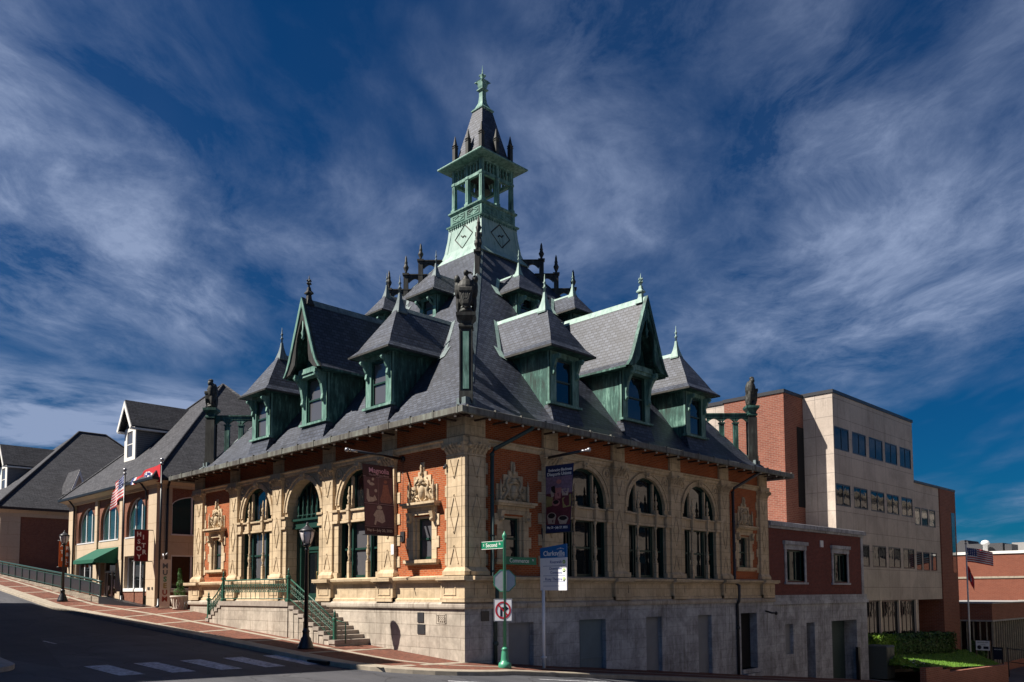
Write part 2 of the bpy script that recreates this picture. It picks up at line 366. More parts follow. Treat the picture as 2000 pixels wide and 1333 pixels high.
def text(mb, s, F, u, d, z, size, align='CENTER', sx=1., depth=.006, spacing=1., bold=0.):
    """lettering standing on the plane d of frame F, added to mb"""
    cu = bpy.data.curves.new('t', 'FONT'); cu.body = s; cu.size = size; cu.align_x = align; cu.align_y = 'CENTER'; cu.extrude = depth/2; cu.space_character = spacing; cu.offset = bold; cu.resolution_u = 3
    ob = bpy.data.objects.new('t', cu); COL.objects.link(ob)
    dg = bpy.context.evaluated_depsgraph_get(); dg.update(); me = ob.evaluated_get(dg).to_mesh()
    mb.add([F(u+v.co.x*sx, d+v.co.z, z+v.co.y) for v in me.vertices], [tuple(p.vertices) for p in me.polygons])
    ob.evaluated_get(dg).to_mesh_clear(); bpy.data.objects.remove(ob); bpy.data.curves.remove(cu)
def wall_holes(mb, F, u0, u1, z0, z1, holes, d0=0., d1=-.3):
    """flat wall face with rectangular holes (ua,ub,za,zb) and their reveals"""
    us = sorted({u0, u1, *[h[0] for h in holes], *[h[1] for h in holes]})
    for a, b_ in zip(us, us[1:]):
        hs = sorted([h for h in holes if h[0] <= a+1e-6 and h[1] >= b_-1e-6], key=lambda h: h[2]); z = z0
        for h in hs:
            if h[2] > z+1e-6: mb.quad(F(a, d0, z), F(b_, d0, z), F(b_, d0, h[2]), F(a, d0, h[2]))
            z = max(z, h[3])
        if z < z1-1e-6: mb.quad(F(a, d0, z), F(b_, d0, z), F(b_, d0, z1), F(a, d0, z1))
    for a, b_, za, zb in holes:
        za = max(za, z0)
        for p in (((a, za), (a, zb)), ((b_, za), (b_, zb)), ((a, zb), (b_, zb)), ((a, za), (b_, za))):
            (p0, q0), (p1, q1) = p; mb.quad(F(p0, d0, q0), F(p1, d0, q1), F(p1, d1, q1), F(p0, d1, q0))
def arch_pts(uc, hw, zs, rise, n=14): return [(uc-hw*math.cos(math.pi*k/n), zs+rise*math.sin(math.pi*k/n)) for k in range(n+1)]
def arch_wall(mb, F, u0, u1, z0, z1, uc, hw, zs, rise, zb, d0, d1, n=14):
    """wall panel with one arched opening, face at d0, reveal back to d1"""
    ap = arch_pts(uc, hw, zs, rise, n)
    if zb > z0: mb.quad(F(u0, d0, z0), F(u1, d0, z0), F(u1, d0, zb), F(u0, d0, zb))
    mb.quad(F(u0, d0, zb), F(uc-hw, d0, zb), F(uc-hw, d0, zs), F(u0, d0, zs)); mb.quad(F(u1, d0, zb), F(uc+hw, d0, zb), F(uc+hw, d0, zs), F(u1, d0, zs))
    mb.quad(F(u0, d0, zs), F(uc-hw, d0, zs), F(uc-hw, d0, z1), F(u0, d0, z1)); mb.quad(F(u1, d0, zs), F(uc+hw, d0, zs), F(uc+hw, d0, z1), F(u1, d0, z1))
    for (a, za), (b_, zb_) in zip(ap, ap[1:]):
        mb.quad(F(a, d0, za), F(b_, d0, zb_), F(b_, d0, z1), F(a, d0, z1)); mb.quad(F(a, d0, za), F(b_, d0, zb_), F(b_, d1, zb_), F(a, d1, za))
    for sgn in (-1, 1): mb.quad(F(uc+sgn*hw, d0, zb), F(uc+sgn*hw, d0, zs), F(uc+sgn*hw, d1, zs), F(uc+sgn*hw, d1, zb))
    mb.quad(F(uc-hw, d0, zb), F(uc+hw, d0, zb), F(uc+hw, d1, zb), F(uc-hw, d1, zb))
def archband(mb, F, uc, r1, r2_, zs, rise1, rise2, d0, d1, n=16):
    a = arch_pts(uc, r1, zs, rise1, n); b_ = arch_pts(uc, r2_, zs, rise2, n)
    v = F(0, d1, 0)-F(0, d0, 0); mb.band([F(u, d0, z) for u, z in a], [F(u, d0, z) for u, z in b_], v)
def bar(mb, F, p, q, wd, d0, d1):
    """thin flat bar on a facade from (u,z) p to q"""
    du, dz = q[0]-p[0], q[1]-p[1]; L = math.hypot(du, dz); nu, nz = -dz/L*wd/2, du/L*wd/2
    mb.prism([F(p[0]+nu, d0, p[1]+nz), F(q[0]+nu, d0, q[1]+nz), F(q[0]-nu, d0, q[1]-nz), F(p[0]-nu, d0, p[1]-nz)], F(0, d1, 0)-F(0, d0, 0))
# ------------------------------------------------------------------ terrain
def Wz(x): return -.07*x if x > -22 else 1.54+.045*(-x-22)
def Kz(x): return .1-.0525*x
def G(x, y):
    x = max(-70, min(26, x)); e = .045*max(0, -31-x)
    if y <= 0:
        yy = max(y, -24); return Wz(x)+(Kz(x)-Wz(x))*(-yy/4.5)+e
    f = min(1, max(0, (x+22)/14)); return Wz(x)+e+(-.095*min(y, 36)-.05*max(0, min(y, 70)-36))*f
# ------------------------------------------------------------------ ground
def sheet(name, mat, xs, ys, off, kind='structure'):
    mb = MB(); nx, ny = len(xs), len(ys)
    mb.add([(x, y, G(x, y)+off) for y in ys for x in xs], [(j*nx+i, j*nx+i+1, (j+1)*nx+i+1, (j+1)*nx+i) for j in range(ny-1) for i in range(nx-1)], True)
    o = mb.build(name, mat); o['kind'] = kind; return o
def lin(a, b, n): return [a+(b-a)*i/n for i in range(n+1)]
sheet('ground', 'asphalt', [-900, -400, -150]+lin(-70, 30, 100)+[60, 150, 400, 900], [-900, -300, -90]+lin(-30, 80, 110)+[120, 300, 900], -.14)
# sidewalk from far left along the front, round the corner, down the side street
outer = [(-70+i*1.0, -4.5) for i in range(68)]+[(-2.2+4.6*math.sin(a), -4.5+4.5*(1-math.cos(a))) for a in [R(9*k) for k in range(1, 11)]]+[(2.4+.025*k, k*1.0) for k in range(1, 37)]
inner = []
for x, y in outer:
    if x < -2.2: inner.append((x, .2))
    elif y <= 0:
        a = math.atan2(x+2.2, -y); inner.append((-2.2+2.2*min(1, a/(math.pi/2)), .2))
    else: inner.append((-.2, max(y, .2)))
def strip(name, mat, fa, fb, off, i0=0, i1=None, n=4, kind='structure'):
    mb = MB(); I = list(range(i0, i1 or len(outer))); vs = []; 
    for i in I:
        for k in range(n+1):
            f = fa+(fb-fa)*k/n; x = inner[i][0]+(outer[i][0]-inner[i][0])*f; y = inner[i][1]+(outer[i][1]-inner[i][1])*f
            vs.append((x, y, G(x, y)+off))
    mb.add(vs, [(a*(n+1)+k, a*(n+1)+k+1, (a+1)*(n+1)+k+1, (a+1)*(n+1)+k) for a in range(len(I)-1) for k in range(n)], True)
    o = mb.build(name, mat); o['kind'] = kind; return o
strip('sidewalk', 'paver', 0, .97, 0, n=6)
strip('sidewalk_band', 'concrete', .86, .97, .005)
strip('sidewalk_band', 'concrete', .50, .555, .005)
strip('sidewalk_band', 'concrete', .0, .07, .005)
mb = MB()
for xb in [-66+4.4*k for k in range(16)]:
    for (ya, yb) in ((-.1, -2.12), (-2.42, -3.9)):
        q = [(xb, ya), (xb+.3, ya), (xb+.3, yb), (xb, yb)]; mb.quad(*[(x, y, G(x, y)+.004) for x, y in q])
struct(mb.build('sidewalk_cross_bands', 'concrete'))
mb = MB(); n = len(outer); rows = []
for i, (x, y) in enumerate(outer):
    dx = outer[min(i+1, n-1)][0]-outer[max(i-1, 0)][0]; dy = outer[min(i+1, n-1)][1]-outer[max(i-1, 0)][1]; L = math.hypot(dx, dy); nx, ny = dy/L, -dx/L
    ix, iy = x-nx*.17, y-ny*.17; g0 = G(x, y)
    # dropped kerb at the corner crossing
    drop = 0
    rows.append([(ix, iy, g0+.008), (x-nx*.02, y-ny*.02, g0+.008-drop), (x, y, g0-.012-drop), (x+nx*.02, y+ny*.02, g0-.3), (ix, iy, g0-.3)])
vs = [p for r_ in rows for p in r_]
mb.add(vs, [(a*5+k, a*5+(k+1) % 5, (a+1)*5+(k+1) % 5, (a+1)*5+k) for a in range(n-1) for k in range(5)])
struct(mb.build('kerb', 'concrete'))
for k in range(5):
    yc = -10.65+1.49*k; mb = MB(); q = []
    N = 6
    for i in range(N):
        xa, xb = -5.2+3.0*i/N, -5.2+3.0*(i+1)/N
        mb.quad(*[(x, y, G(x, y)-.134) for x, y in ((xa, yc-.36), (xb, yc-.36), (xb, yc+.36), (xa, yc+.36))])
    struct(mb.build('crosswalk_bar', 'road_paint'))
mb = MB()
def mark(mb, pts, wd, off=-.133):
    for (x0, y0), (x1, y1) in zip(pts, pts[1:]):
        L = math.hypot(x1-x0, y1-y0); nx, ny = -(y1-y0)/L*wd/2, (x1-x0)/L*wd/2; N = max(1, int(L))
        for i in range(N):
            a, b_ = i/N, (i+1)/N; q = []
            for f, s in ((a, 1), (b_, 1), (b_, -1), (a, -1)):
                x, y = x0+(x1-x0)*f+nx*s, y0+(y1-y0)*f+ny*s; q.append((x, y, G(x, y)+off))
            mb.quad(*q)
mark(mb, [(2.8, -3.2), (4.6, -1.0)], .12); mark(mb, [(3.4, 0.2), (3.9, 5.5)], .12); mark(mb, [(4.5, -2.4), (5.2, 3.4)], .12)
mark(mb, [(-15, -9.4), (-13.4, -9.4)], .10)
struct(mb.build('lane_marking', 'road_paint'))
mb = MB(); mark(mb, [(4.6, 7.5), (5.6, 30)], .14); mark(mb, [(4.9, 7.5), (5.9, 30)], .14); struct(mb.build('centre_line', 'road_yellow'))
mb = MB(); mb.box(FW, -2.95, -1.75, -4.6, -4.30, G(-2.3, -4.5)-.13, G(-2.3, -4.5)-.03); struct(mb.build('storm_drain', 'dark_void'))
# kerb nose of the pavement opposite
mb = MB(); pts = []
for k in range(13): a = R(-90+15*k); pts.append((-6.3+1.6*math.cos(a), -13.9+1.25*math.sin(a)))
pts = pts+[(-40, -12.65), (-40, -15.15)]
mb.add([(x, y, G(x, y)-.3) for x, y in pts]+[(x, y, G(x, y)+.0) for x, y in pts], [tuple(range(len(pts), 2*len(pts)))]+[(i, (i+1) % len(pts), len(pts)+(i+1) % len(pts), len(pts)+i) for i in range(len(pts))])
struct(mb.build('sidewalk', 'concrete_grey'))
# ------------------------------------------------------------------ customs house
L = 22.0
PC = [.45, 4.45, 8.83, 13.17, 17.55, 21.55]; PW = .42
BAY = [6.64, 11.0, 15.36]; HW = 1.42; ZS = 6.2
H = thing('customs_house', 'ornate red brick and cream stone customs house with steep slate roof and copper belfry', 'building', (-11, 11, 0))
def closed(d): return [(d, -d), (d, L+d), (-L-d, L+d), (-L-d, -d)]
def doorpath(d): return [(-9.45, -d), (d, -d), (d, L+d), (-L-d, L+d), (-L-d, -d), (-12.55, -d)]
# stone base: front, left and back plain, side street with niches
mb = MB(); F = FA
NIC = [(1.95, 3.3, -.95, 1.32, 'blind_panel'), (6.0, 7.7, -3, 1.33, 'blue_panel'), (10.55, 11.75, -3, 1.33, 'blind_panel'), (14.75, 15.95, -3, 1.32, 'blind_panel'), (18.75, 20.4, -1.55, 1.33, 'dark_void')]
D = .22
mb.quad(FA(-D, D, -1), FA(L+D, D, -1), FA(L+D, D, 1.87), FA(-D, D, 1.87))
mb.quad((-L-D, -D, -1), (-L-D, L+D, -1), (-L-D, L+D, 1.87), (-L-D, -D, 1.87)); mb.quad((-L-D, L+D, -4), (D, L+D, -4), (D, L+D, 1.87), (-L-D, L+D, 1.87))
mb.c = 1; wall_holes(mb, FB, -D, L+D, -4, 1.87, [h[:4] for h in NIC], D, -.25)
base = mb.build('stone_base', ['limestone', 'limestone_shaded'], H, recalc=False)
for h in NIC:
    mb = MB(); d = .02 if h[4] != 'dark_void' else -.2
    mb.box(FB, h[0], h[1], d-.1, d, max(h[2], -4), h[3])
    if h[4] == 'blue_panel': mb.box(FB, h[0]+.2, h[0]+.28, d, d+.05, -3, h[3]); mb.box(FB, h[0], h[1], d, d+.04, .0-.3, .06-.3)
    mb.build('blocked_opening' if h[4] != 'dark_void' else 'doorway', h[4], base)
mb = MB(); mb.box(FB, 18.75, 20.4, -.22, .3, -1.75, -1.55); mb.box(FB, 18.75, 20.4, .0, .55, -1.95, -1.75); mb.build('door_step', 'limestone_shaded', base)
mb = MB(); mb.ring([(.05, 1.87), (.30, 1.87), (.32, 1.93), (.32, 2.03), (.24, 2.11), (.05, 2.11)], doorpath, False); mb.build('water_table', 'limestone', H)
mb = MB(); mb.ring([(-.1, 2.11), (.20, 2.11), (.20, 2.2), (.13, 2.25), (.13, 2.82), (-.1, 2.82)], doorpath, False)
for Fx in (FA, FB):
    for i, uc in enumerate(PC):
        w0 = .55
        a0, a1 = (uc-w0, uc+w0); 
        if i == 0: a0 = 0
        if i == 5: a1 = L
        mb.box(Fx, a0, a1, .12, .30, 2.11, 2.84); mb.box(Fx, a0, a1, .12, .345, 2.113, 2.26)
        for (x0, x1, z0, z1) in ((a0+.16, a1-.16, 2.74, 2.78), (a0+.16, a1-.16, 2.36, 2.40), (a0+.16, a0+.2, 2.4, 2.74), (a1-.2, a1-.16, 2.4, 2.74)): mb.box(Fx, x0, x1, .3, .325, z0, z1)
# corner squares of the pedestals
mb.box(FW, 0, .30, -.30, 0, 2.11, 2.84); mb.box(FW, 0, .345, -.345, 0, 2.113, 2.26)
mb.box(FW, -L-.3, -L, -.3, 0, 2.11, 2.84); mb.box(FW, 0, .3, L, L+.3, 2.11, 2.84)
mb.build('dado', 'terracotta', H)
mb = MB(); mb.ring([(-.1, 2.82), (.20, 2.82), (.24, 2.88), (.36, 2.93), (.38, 3.02), (.22, 3.06), (.1, 3.085), (-.1, 3.085)], doorpath, False)
for Fx in (FA, FB):
    for i, uc in enumerate(PC):
        a0, a1 = uc-.6, uc+.6
        if i == 0: a0 = -.52 if Fx is FA else 0.0
        if i == 5: a1 = L+.5
        mb.box(Fx, a0, a1, .1, .52, 2.9, 3.04); mb.box(Fx, a0+.0, a1-.0, .1, .42, 2.85, 2.905)
mb.build('ledge', 'terracotta', H)
# brick walls: end bays with side window, frieze
SWIN = [2.4, L-2.4]
mb = MB()
for Fx in (FA, FB):
    for (a, b_), uc in (((0, 4.2), 2.4), ((L-4.2, L), L-2.4)): wall_holes(mb, Fx, a, b_, 3.0, 8.0, [(uc-.6, uc+.6, 3.7, 5.35)], 0, -.4)
mb.quad((-L, 0, 2), (-L, L, 2), (-L, L, 9), (-L, 0, 9)); mb.quad((-L, L, 2), (0, L, 2), (0, L, 9), (-L, L, 9))
mb.ring([(-.2, 7.95), (.02, 7.95), (.02, 9.05), (-.2, 9.05)], closed)
mb.build('brick_wall', 'brick_red', H, recalc=False)
mb = MB(); mb.ring([(-.1, 7.86), (.06, 7.86), (.10, 7.92), (.10, 8.0), (.19, 8.05), (.19, 8.10), (-.1, 8.12)], closed); mb.build('string_course', 'terracotta', H)
# pilasters with capitals
for fi, Fx in enumerate((FA, FB)):
    for i, uc in enumerate(PC):
        a0, a1 = uc-PW, uc+PW
        if i == 0: a0 = -.14 if fi == 0 else 0.
        if i == 5: a1 = L+.14 if fi == 0 else L
        pl = MB(); pl.box(Fx, a0, a1, -.05, .14, 3.36, 7.40)
        b0, b1 = (a0-.1, a1+.1)
        if i == 0: b0 = -.26 if fi == 0 else 0.
        if i == 5: b1 = L+.26 if fi == 0 else L
        pl.box(Fx, b0, b1, -.05, .26, 3.08, 3.22); pl.frus(Fx, (b0, b1, -.05, .25, 3.22), (a0-.02 if i or fi == 0 else 0., a1+.02, -.05, .16, 3.36))
        e0, e1 = max(a0, 0.02), a1-(0.14 if i == 5 and fi == 0 else 0)
        for (x0, x1) in ((e0+.01, e0+.05), (e1-.05, e1-.01)): pl.box(Fx, x0, x1, .14, .155, 3.42, 7.34)
        c = (e0+e1)/2; hw = (e1-e0)/2-.20
        for z0, z1 in ((3.5, 3.95), (3.95, 3.5)): pass
        def V(za, zb, s): bar(pl, Fx, (c-hw*s, za), (c, zb), .055, .14, .17); bar(pl, Fx, (c+hw*s, za), (c, zb), .055, .14, .17)
        V(3.5, 4.15, 1); V(5.3, 6.0, 1); V(5.3, 4.6, 1); V(7.28, 6.62, 1)
        # quoin teeth on the brick side
        for k in range(5):
            z = 3.45+k*.84
            if i in (0, 4): pl.box(Fx, a1-.01, a1+.22, -.02, .035, z, z+.42)
            if i in (1, 5): pl.box(Fx, a0-.22, a0+.01, -.02, .035, z, z+.42)
            if i == 0: pl.box(Fx, a1-.01, a1+.10, -.02, .034, z+.42, z+.84)
            if i == 5: pl.box(Fx, a0-.10, a0+.01, -.02, .034, z+.42, z+.84)
        po = pl.build('pilaster', 'terracotta', H)
        ca = MB(); ca.box(Fx, a0, a1, -.05, .17, 7.402, 7.47); ca.frus(Fx, (a0+.02, a1-.02, -.05, .15, 7.47), (a0-.1 if i or fi == 0 else 0., a1+.1, -.05, .30, 7.84))
        ca.box(Fx, a0-.12 if i or fi == 0 else 0., a1+.12, -.05, .31, 7.84, 7.862); ca.box(Fx, a0-.05 if i or fi == 0 else 0, a1+.05, -.05, .26, 7.865, 8.08)
        for r_ in range(2):
            for k in range(4+r_):
                u = e0+(e1-e0)*(k+.5)/(4+r_); z = 7.48+r_*.13; dd = .17+r_*.05
                ca.add([Fx(u-.08, dd, z), Fx(u+.08, dd, z), Fx(u+.09, dd+.05, z+.14), Fx(u, dd+.13, z+.20), Fx(u-.09, dd+.05, z+.14), Fx(u, dd+.03, z)], [(0, 5, 3, 4), (5, 1, 2, 3), (0, 4, 3), (1, 2, 3)])
        for u in ((e0-.03, e1+.03)): ca.ball(Fx(u, .27, 7.76), .095, 8)
        ca.ball(Fx(c, .3, 7.82), .075, 6)
        ca.build('capital', 'terracotta', po)
        fb = MB(); q0 = max(a0, .1) if i == 0 else a0
        fb.box(Fx, a0 if fi == 0 or i else 0, a1, .0, .14, 8.12, 9.0)
        for (x0, x1, z0, z1) in ((e0+.08, e1-.08, 8.64, 8.69), (e0+.08, e1-.08, 8.2, 8.25), (e0+.08, e0+.13, 8.25, 8.64), (e1-.13, e1-.08, 8.25, 8.64)): fb.box(Fx, x0, x1, .14, .165, z0, z1)
        fb.build('frieze_block', 'terracotta', H)
# arcade bays
for fi, Fx in enumerate((FA, FB)):
    for bi, uc in enumerate(BAY):
        door = fi == 0 and bi == 1
        u0 = (4.87, 9.25, 13.59)[bi]-.02; u1 = (8.41, 12.75, 17.13)[bi]+.02; zb = 2.12 if door else 3.085
        mb = MB(); arch_wall(mb, Fx, u0, u1, zb-.06, 7.95, uc, HW, ZS, HW, zb, .0, -.62 if door else -.11)
        S = MB(); S.v, S.f, S.mi, S.sm = mb.v, mb.f, mb.mi, mb.sm
        archband(S, Fx, uc, HW+.0, HW+.17, ZS, HW, HW+.17, -.02, .05); archband(S, Fx, uc, HW+.17, HW+.24, ZS, HW+.17, HW+.24, -.02, .095)
        for s in (-1, 1):
            a = sorted((uc+s*HW, uc+s*(HW+.33)))
            S.box(Fx, a[0], a[1], -.02, .07, zb, 5.42); S.box(Fx, a[0]-.03, a[1]+.03, -.3, .16, 5.42, 5.52); S.box(Fx, a[0]-.05, a[1]+.05, -.3, .19, 5.90, 6.0); S.box(Fx, a[0]-.015, a[1]+.015, -.3, .12, 5.52, 5.90)
            S.box(Fx, a[0]-.03, a[1]+.03, -.02, .14, zb, zb+.22)
            # roundel
            cz, cu = 7.52, uc+s*1.47
            if True:
                n = 14; ra = [(cu+.25*math.cos(2*math.pi*k/n), cz+.25*math.sin(2*math.pi*k/n)) for k in range(n+1)]; rb_ = [(cu+.17*math.cos(2*math.pi*k/n), cz+.17*math.sin(2*math.pi*k/n)) for k in range(n+1)]
                S.band([Fx(a_, -.01, b_) for a_, b_ in ra], [Fx(a_, -.01, b_) for a_, b_ in rb_], Fx(0, .05, 0)-Fx(0, 0, 0)); S.ball(Fx(cu, .0, cz), .09, 6)
        # keystone
        S.frus(Fx, (uc-.13, uc+.13, -.02, .14, 7.58), (uc-.17, uc+.17, -.02, .17, 7.88)); S.ball(Fx(uc, .14, 7.74), .1, 6)
        if not door:
            S.box(Fx, uc-HW, uc+HW, -.3, -.02, 5.52, 5.9); S.box(Fx, uc-HW, uc+HW, -.3, .03, 5.43, 5.52); S.box(Fx, uc-HW, uc+HW, -.3, .06, 5.90, 5.98)
        bay = S.build('arch_bay', 'terracotta', H, recalc=False)
        fm = MB(); pn = MB()
        dF, dG = (-.48, -.55) if door else (-.20, -.26)
        if not door:
            archband(fm, Fx, uc, HW-.045, HW+.06, ZS, HW-.045, HW+.06, -.30, -.10, 18)
            for s in (-1, 1): a, b_ = sorted((uc+s*(HW-.045), uc+s*(HW+.06))); fm.box(Fx, a, b_, -.30, -.10, 3.085, ZS)
            for s in (-1, 1):
                cm = MB(); u = uc+s*.68; d = .0
                kk = .72
                cm.sq([(.10*kk, 3.085), (.10*kk, 3.75), (.08*kk, 3.78)], Fx(u, d, 0))
                cm.lathe([(r_*kk, z) for r_, z in [(.075, 3.78), (.10, 3.84), (.06, 3.92), (.115, 4.05), (.12, 4.2), (.07, 4.32), (.11, 4.38), (.065, 4.45), (.07, 4.6), (.058, 5.2), (.055, 5.25), (.10, 5.33), (.12, 5.43)]], Fx(u, d, 0), 10)
                cm.sq([(.11*kk, 5.43), (.12*kk, 5.9), (.15*kk, 5.94), (.15*kk, 6.0), (.11*kk, 6.04), (.11*kk, 6.18)], Fx(u, d+.04, 0))
                cm.lathe([(r_*kk, z) for r_, z in [(.06, 6.18), (.10, 6.28), (.06, 6.36), (.12, 6.46), (.10, 6.56), (.04, 6.64), (.07, 6.7), (.05, 6.82), (.012, 6.95)]], Fx(u, d+.04, 0), 8)
                cm.box(Fx, u-.045, u+.045, -.22, -.10, 5.98, ZS+math.sqrt(HW**2-.68**2)-.0)
                cm.build('colonnette', 'terracotta', bay)
            fm.box(Fx, u-.05, u+.05, dF-.06, dF+.03, 3.085, 5.44)
            # lower lights: centre sash and two side lights
            def sash(a, b_, z0, z1, mid=None, t_=.07):
                fm.box(Fx, a, a+t_, dF-.07, dF, z0, z1); fm.box(Fx, b_-t_, b_, dF-.07, dF, z0, z1); fm.box(Fx, a+t_, b_-t_, dF-.07, dF, z0, z0+.12); fm.box(Fx, a+t_, b_-t_, dF-.07, dF, z1-t_, z1)
                if mid: fm.box(Fx, a+t_, b_-t_, dF-.07, dF+.012, mid-.04, mid+.04)
            sash(uc-.62, uc+.62, 3.085, 5.44, 4.3, .06)
            for s in (-1, 1):
                a, b_ = sorted((uc+s*.73, uc+s*HW)); sash(a, b_, 3.085, 5.44, 4.3, .05)
            fm.box(Fx, uc-.62, uc-.56, dF-.07, dF, 5.98, 7.42); fm.box(Fx, uc+.56, uc+.62, dF-.07, dF, 5.98, 7.42); fm.box(Fx, uc-.56, uc+.56, dF-.07, dF, 5.98, 6.07)
            for s in (-1, 1):
                a, b_ = sorted((uc+s*.73, uc+s*.77)); fm.box(Fx, a, b_, dF-.07, dF, 5.98, 7.3); a, b_ = sorted((uc+s*.77, uc+s*1.36)); fm.box(Fx, a, b_, dF-.07, dF, 5.98, 6.07)
            archband(fm, Fx, uc, HW-.08, HW+.02, ZS, HW-.08, HW+.02, dF-.07, dF, 16)
            pn.c = 1 if fi == 0 else 0
            pn.quad(Fx(uc-.66, dG, 3.1), Fx(uc+.66, dG, 3.1), Fx(uc+.66, dG, 5.45), Fx(uc-.66, dG, 5.45)); pn.c = 2
            for s in (-1, 1): pn.quad(Fx(uc+s*.66, dG, 3.1), Fx(uc+s*HW, dG, 3.1), Fx(uc+s*HW, dG, 5.45), Fx(uc+s*.66, dG, 5.45))
            zt_ = lambda u: ZS+math.sqrt(max(0, HW**2-(u-uc)**2))
            pn.c = 0; us = [uc+(-.68+1.36*k/8) for k in range(9)]; pn.add([Fx(us[0], dG, 5.95)]+[Fx(u, dG, zt_(u)) for u in us]+[Fx(us[-1], dG, 5.95)], [tuple(range(11))]); pn.c = 2
            for s in (-1, 1): us = [uc+s*(.68+.74*k/6) for k in range(7)]; pn.add([Fx(us[0], dG, 5.95)]+[Fx(u, dG, zt_(u)) for u in us]+[Fx(us[-1], dG, 5.95)], [tuple(range(9))])
            wf = fm.build('arched_window', 'green_paint', H); pn.build('pane', ['glass', 'glass_blind', 'glass_dark'], wf, recalc=False)
        else:
            fm.box(Fx, uc-HW, uc+HW, -.62, -.30, 5.5, 5.78); fm.box(Fx, uc-HW, uc+HW, -.62, -.2, 5.78, 5.88); fm.box(Fx, uc-HW, uc+HW, -.62, -.24, 5.42, 5.5)
            archband(fm, Fx, uc, HW-.08, HW+.02, ZS, HW-.08, HW+.02, dF-.07, dF, 16)
            for k in range(6):
                u = uc-1.0+k*.4; fm.lathe([(.06, 5.88), (.06, 6.05), (.035, 6.1), (.06, 6.25), (.06, 6.4), (.035, 6.5), (.05, 6.62), (.03, 6.72), (.055, 6.8), (.02, 6.95)], Fx(u, -.34, 0), 8)
                fm.box(Fx, u-.025, u+.025, -.56, -.5, 5.88, ZS+math.sqrt(max(.01, HW**2-(u-uc)**2)))
            fm.box(Fx, uc-1.1, uc+1.1, -.36, -.32, 6.03, 6.07)
            for s in (-1, 1):
                a, b_ = sorted((uc+s*HW, uc+s*1.02)); fm.box(Fx, a, b_, -.66, -.5, 2.12, 5.42)
            fm.box(Fx, uc-1.02, uc+1.02, -.9, -.78, 4.45, 4.6); fm.box(Fx, uc-1.02, uc+1.02, -.95, -.8, 5.3, 5.42); fm.box(Fx, uc-1.1, uc-1.02, -1., -.66, 2.12, 5.42); fm.box(Fx, uc+1.02, uc+1.1, -1., -.66, 2.12, 5.42)
            wf = fm.build('door_frame', 'green_paint', H)
            for s in (-1, 1):
                dm = MB(); a, b_ = sorted((uc+s*.01, uc+s*1.0))
                dm.box(Fx, a, a+.12, -.9, -.82, 2.13, 4.45); dm.box(Fx, b_-.12, b_, -.9, -.82, 2.13, 4.45); dm.box(Fx, a+.12, b_-.12, -.9, -.82, 2.13, 2.45); dm.box(Fx, a+.12, b_-.12, -.9, -.82, 4.33, 4.45)
                do = dm.build('door', 'green_paint', H); p_ = MB(); p_.quad(Fx(a+.1, -.86, 2.4), Fx(b_-.1, -.86, 2.4), Fx(b_-.1, -.86, 4.4), Fx(a+.1, -.86, 4.4)); p_.build('pane', 'glass', do, recalc=False)
                hd = MB(); hd.tube([Fx(uc+s*.09, -.78, 2.95), Fx(uc+s*.09, -.76, 3.0), Fx(uc+s*.09, -.76, 3.4), Fx(uc+s*.09, -.78, 3.45)], .018); hd.build('handle', 'brass', do)
                nt = MB(); zz = 3.75 if s == -1 else 3.5
                for k in range(5):
                    w2 = (.22, .3, .26, .3, .2)[k]; nt.box(Fx, (a+b_)/2-w2, (a+b_)/2+w2, -.855, -.85, zz-k*.1, zz-k*.1+.05)
                if s == -1: nt.build('notice', 'letter_white', do)
            pn.quad(Fx(uc-1.05, -.86, 4.55), Fx(uc+1.05, -.86, 4.55), Fx(uc+1.05, -.86, 5.35), Fx(uc-1.05, -.86, 5.35))
            ap = arch_pts(uc, HW, ZS, HW); pn.add([Fx(u, dG-.03, z) for u, z in [(uc-HW, 5.85)]+ap+[(uc+HW, 5.85)]], [tuple(range(len(ap)+2))])
            pn.build('pane', 'glass', wf, recalc=False)
            ba = MB()
            for s in (-1, 1):
                a = sorted((uc+s*HW, uc+s*(HW+.05))); ba.quad(Fx(uc+s*HW, -.55, 2.12), Fx(uc+s*HW, -1.1, 2.12), Fx(uc+s*HW, -1.1, 5.45), Fx(uc+s*HW, -.55, 5.45))
            ba.quad(Fx(uc-HW, -1.1, 2.1), Fx(uc+HW, -1.1, 2.1), Fx(uc+HW, -1.1, 5.5), Fx(uc-HW, -1.1, 5.5)); ba.build('vestibule', 'soffit', H, recalc=False)
            th = MB(); th.box(Fx, uc-HW-.1, uc+HW+.1, -1.1, .3, 2.02, 2.12); th.build('threshold', 'step_stone', H)
    # side windows in the end bays
    for uc in SWIN:
        mb = MB()
        for s in (-1, 1):
            for k in range(4):
                z = 3.72+k*.42; wd = .98 if k % 2 else .84; a, b_ = sorted((uc+s*.56, uc+s*wd)); mb.box(Fx, a, b_, -.3, .04+.002*(k % 2), z, z+.42)
            a, b_ = sorted((uc+s*.44, uc+s*.56)); mb.box(Fx, a, b_, -.35, -.06, 3.7, 5.3)
            a, b_ = sorted((uc+s*.6, uc+s*.8)); mb.frus(Fx, (a+.04, b_-.04, 0, .12, 5.12), (a, b_, 0, .24, 5.5)); mb.ball(Fx((a+b_)/2, .17, 5.2), .085, 6)
        mb.box(Fx, uc-1.0, uc+1.0, -.3, .19, 3.57, 3.70); mb.box(Fx, uc-.95, uc+.95, -.1, .12, 3.5, 3.572)
        mb.box(Fx, uc-.84, uc+.84, -.3, .08, 5.4, 5.7); mb.box(Fx, uc-.56, uc+.56, -.35, -.05, 5.28, 5.41); mb.box(Fx, uc-.98, uc+.98, -.05, .27, 5.70, 5.78); mb.box(Fx, uc-1.05, uc+1.05, -.05, .34, 5.78, 5.87)
        ws = mb.build('window_surround', 'terracotta', H)
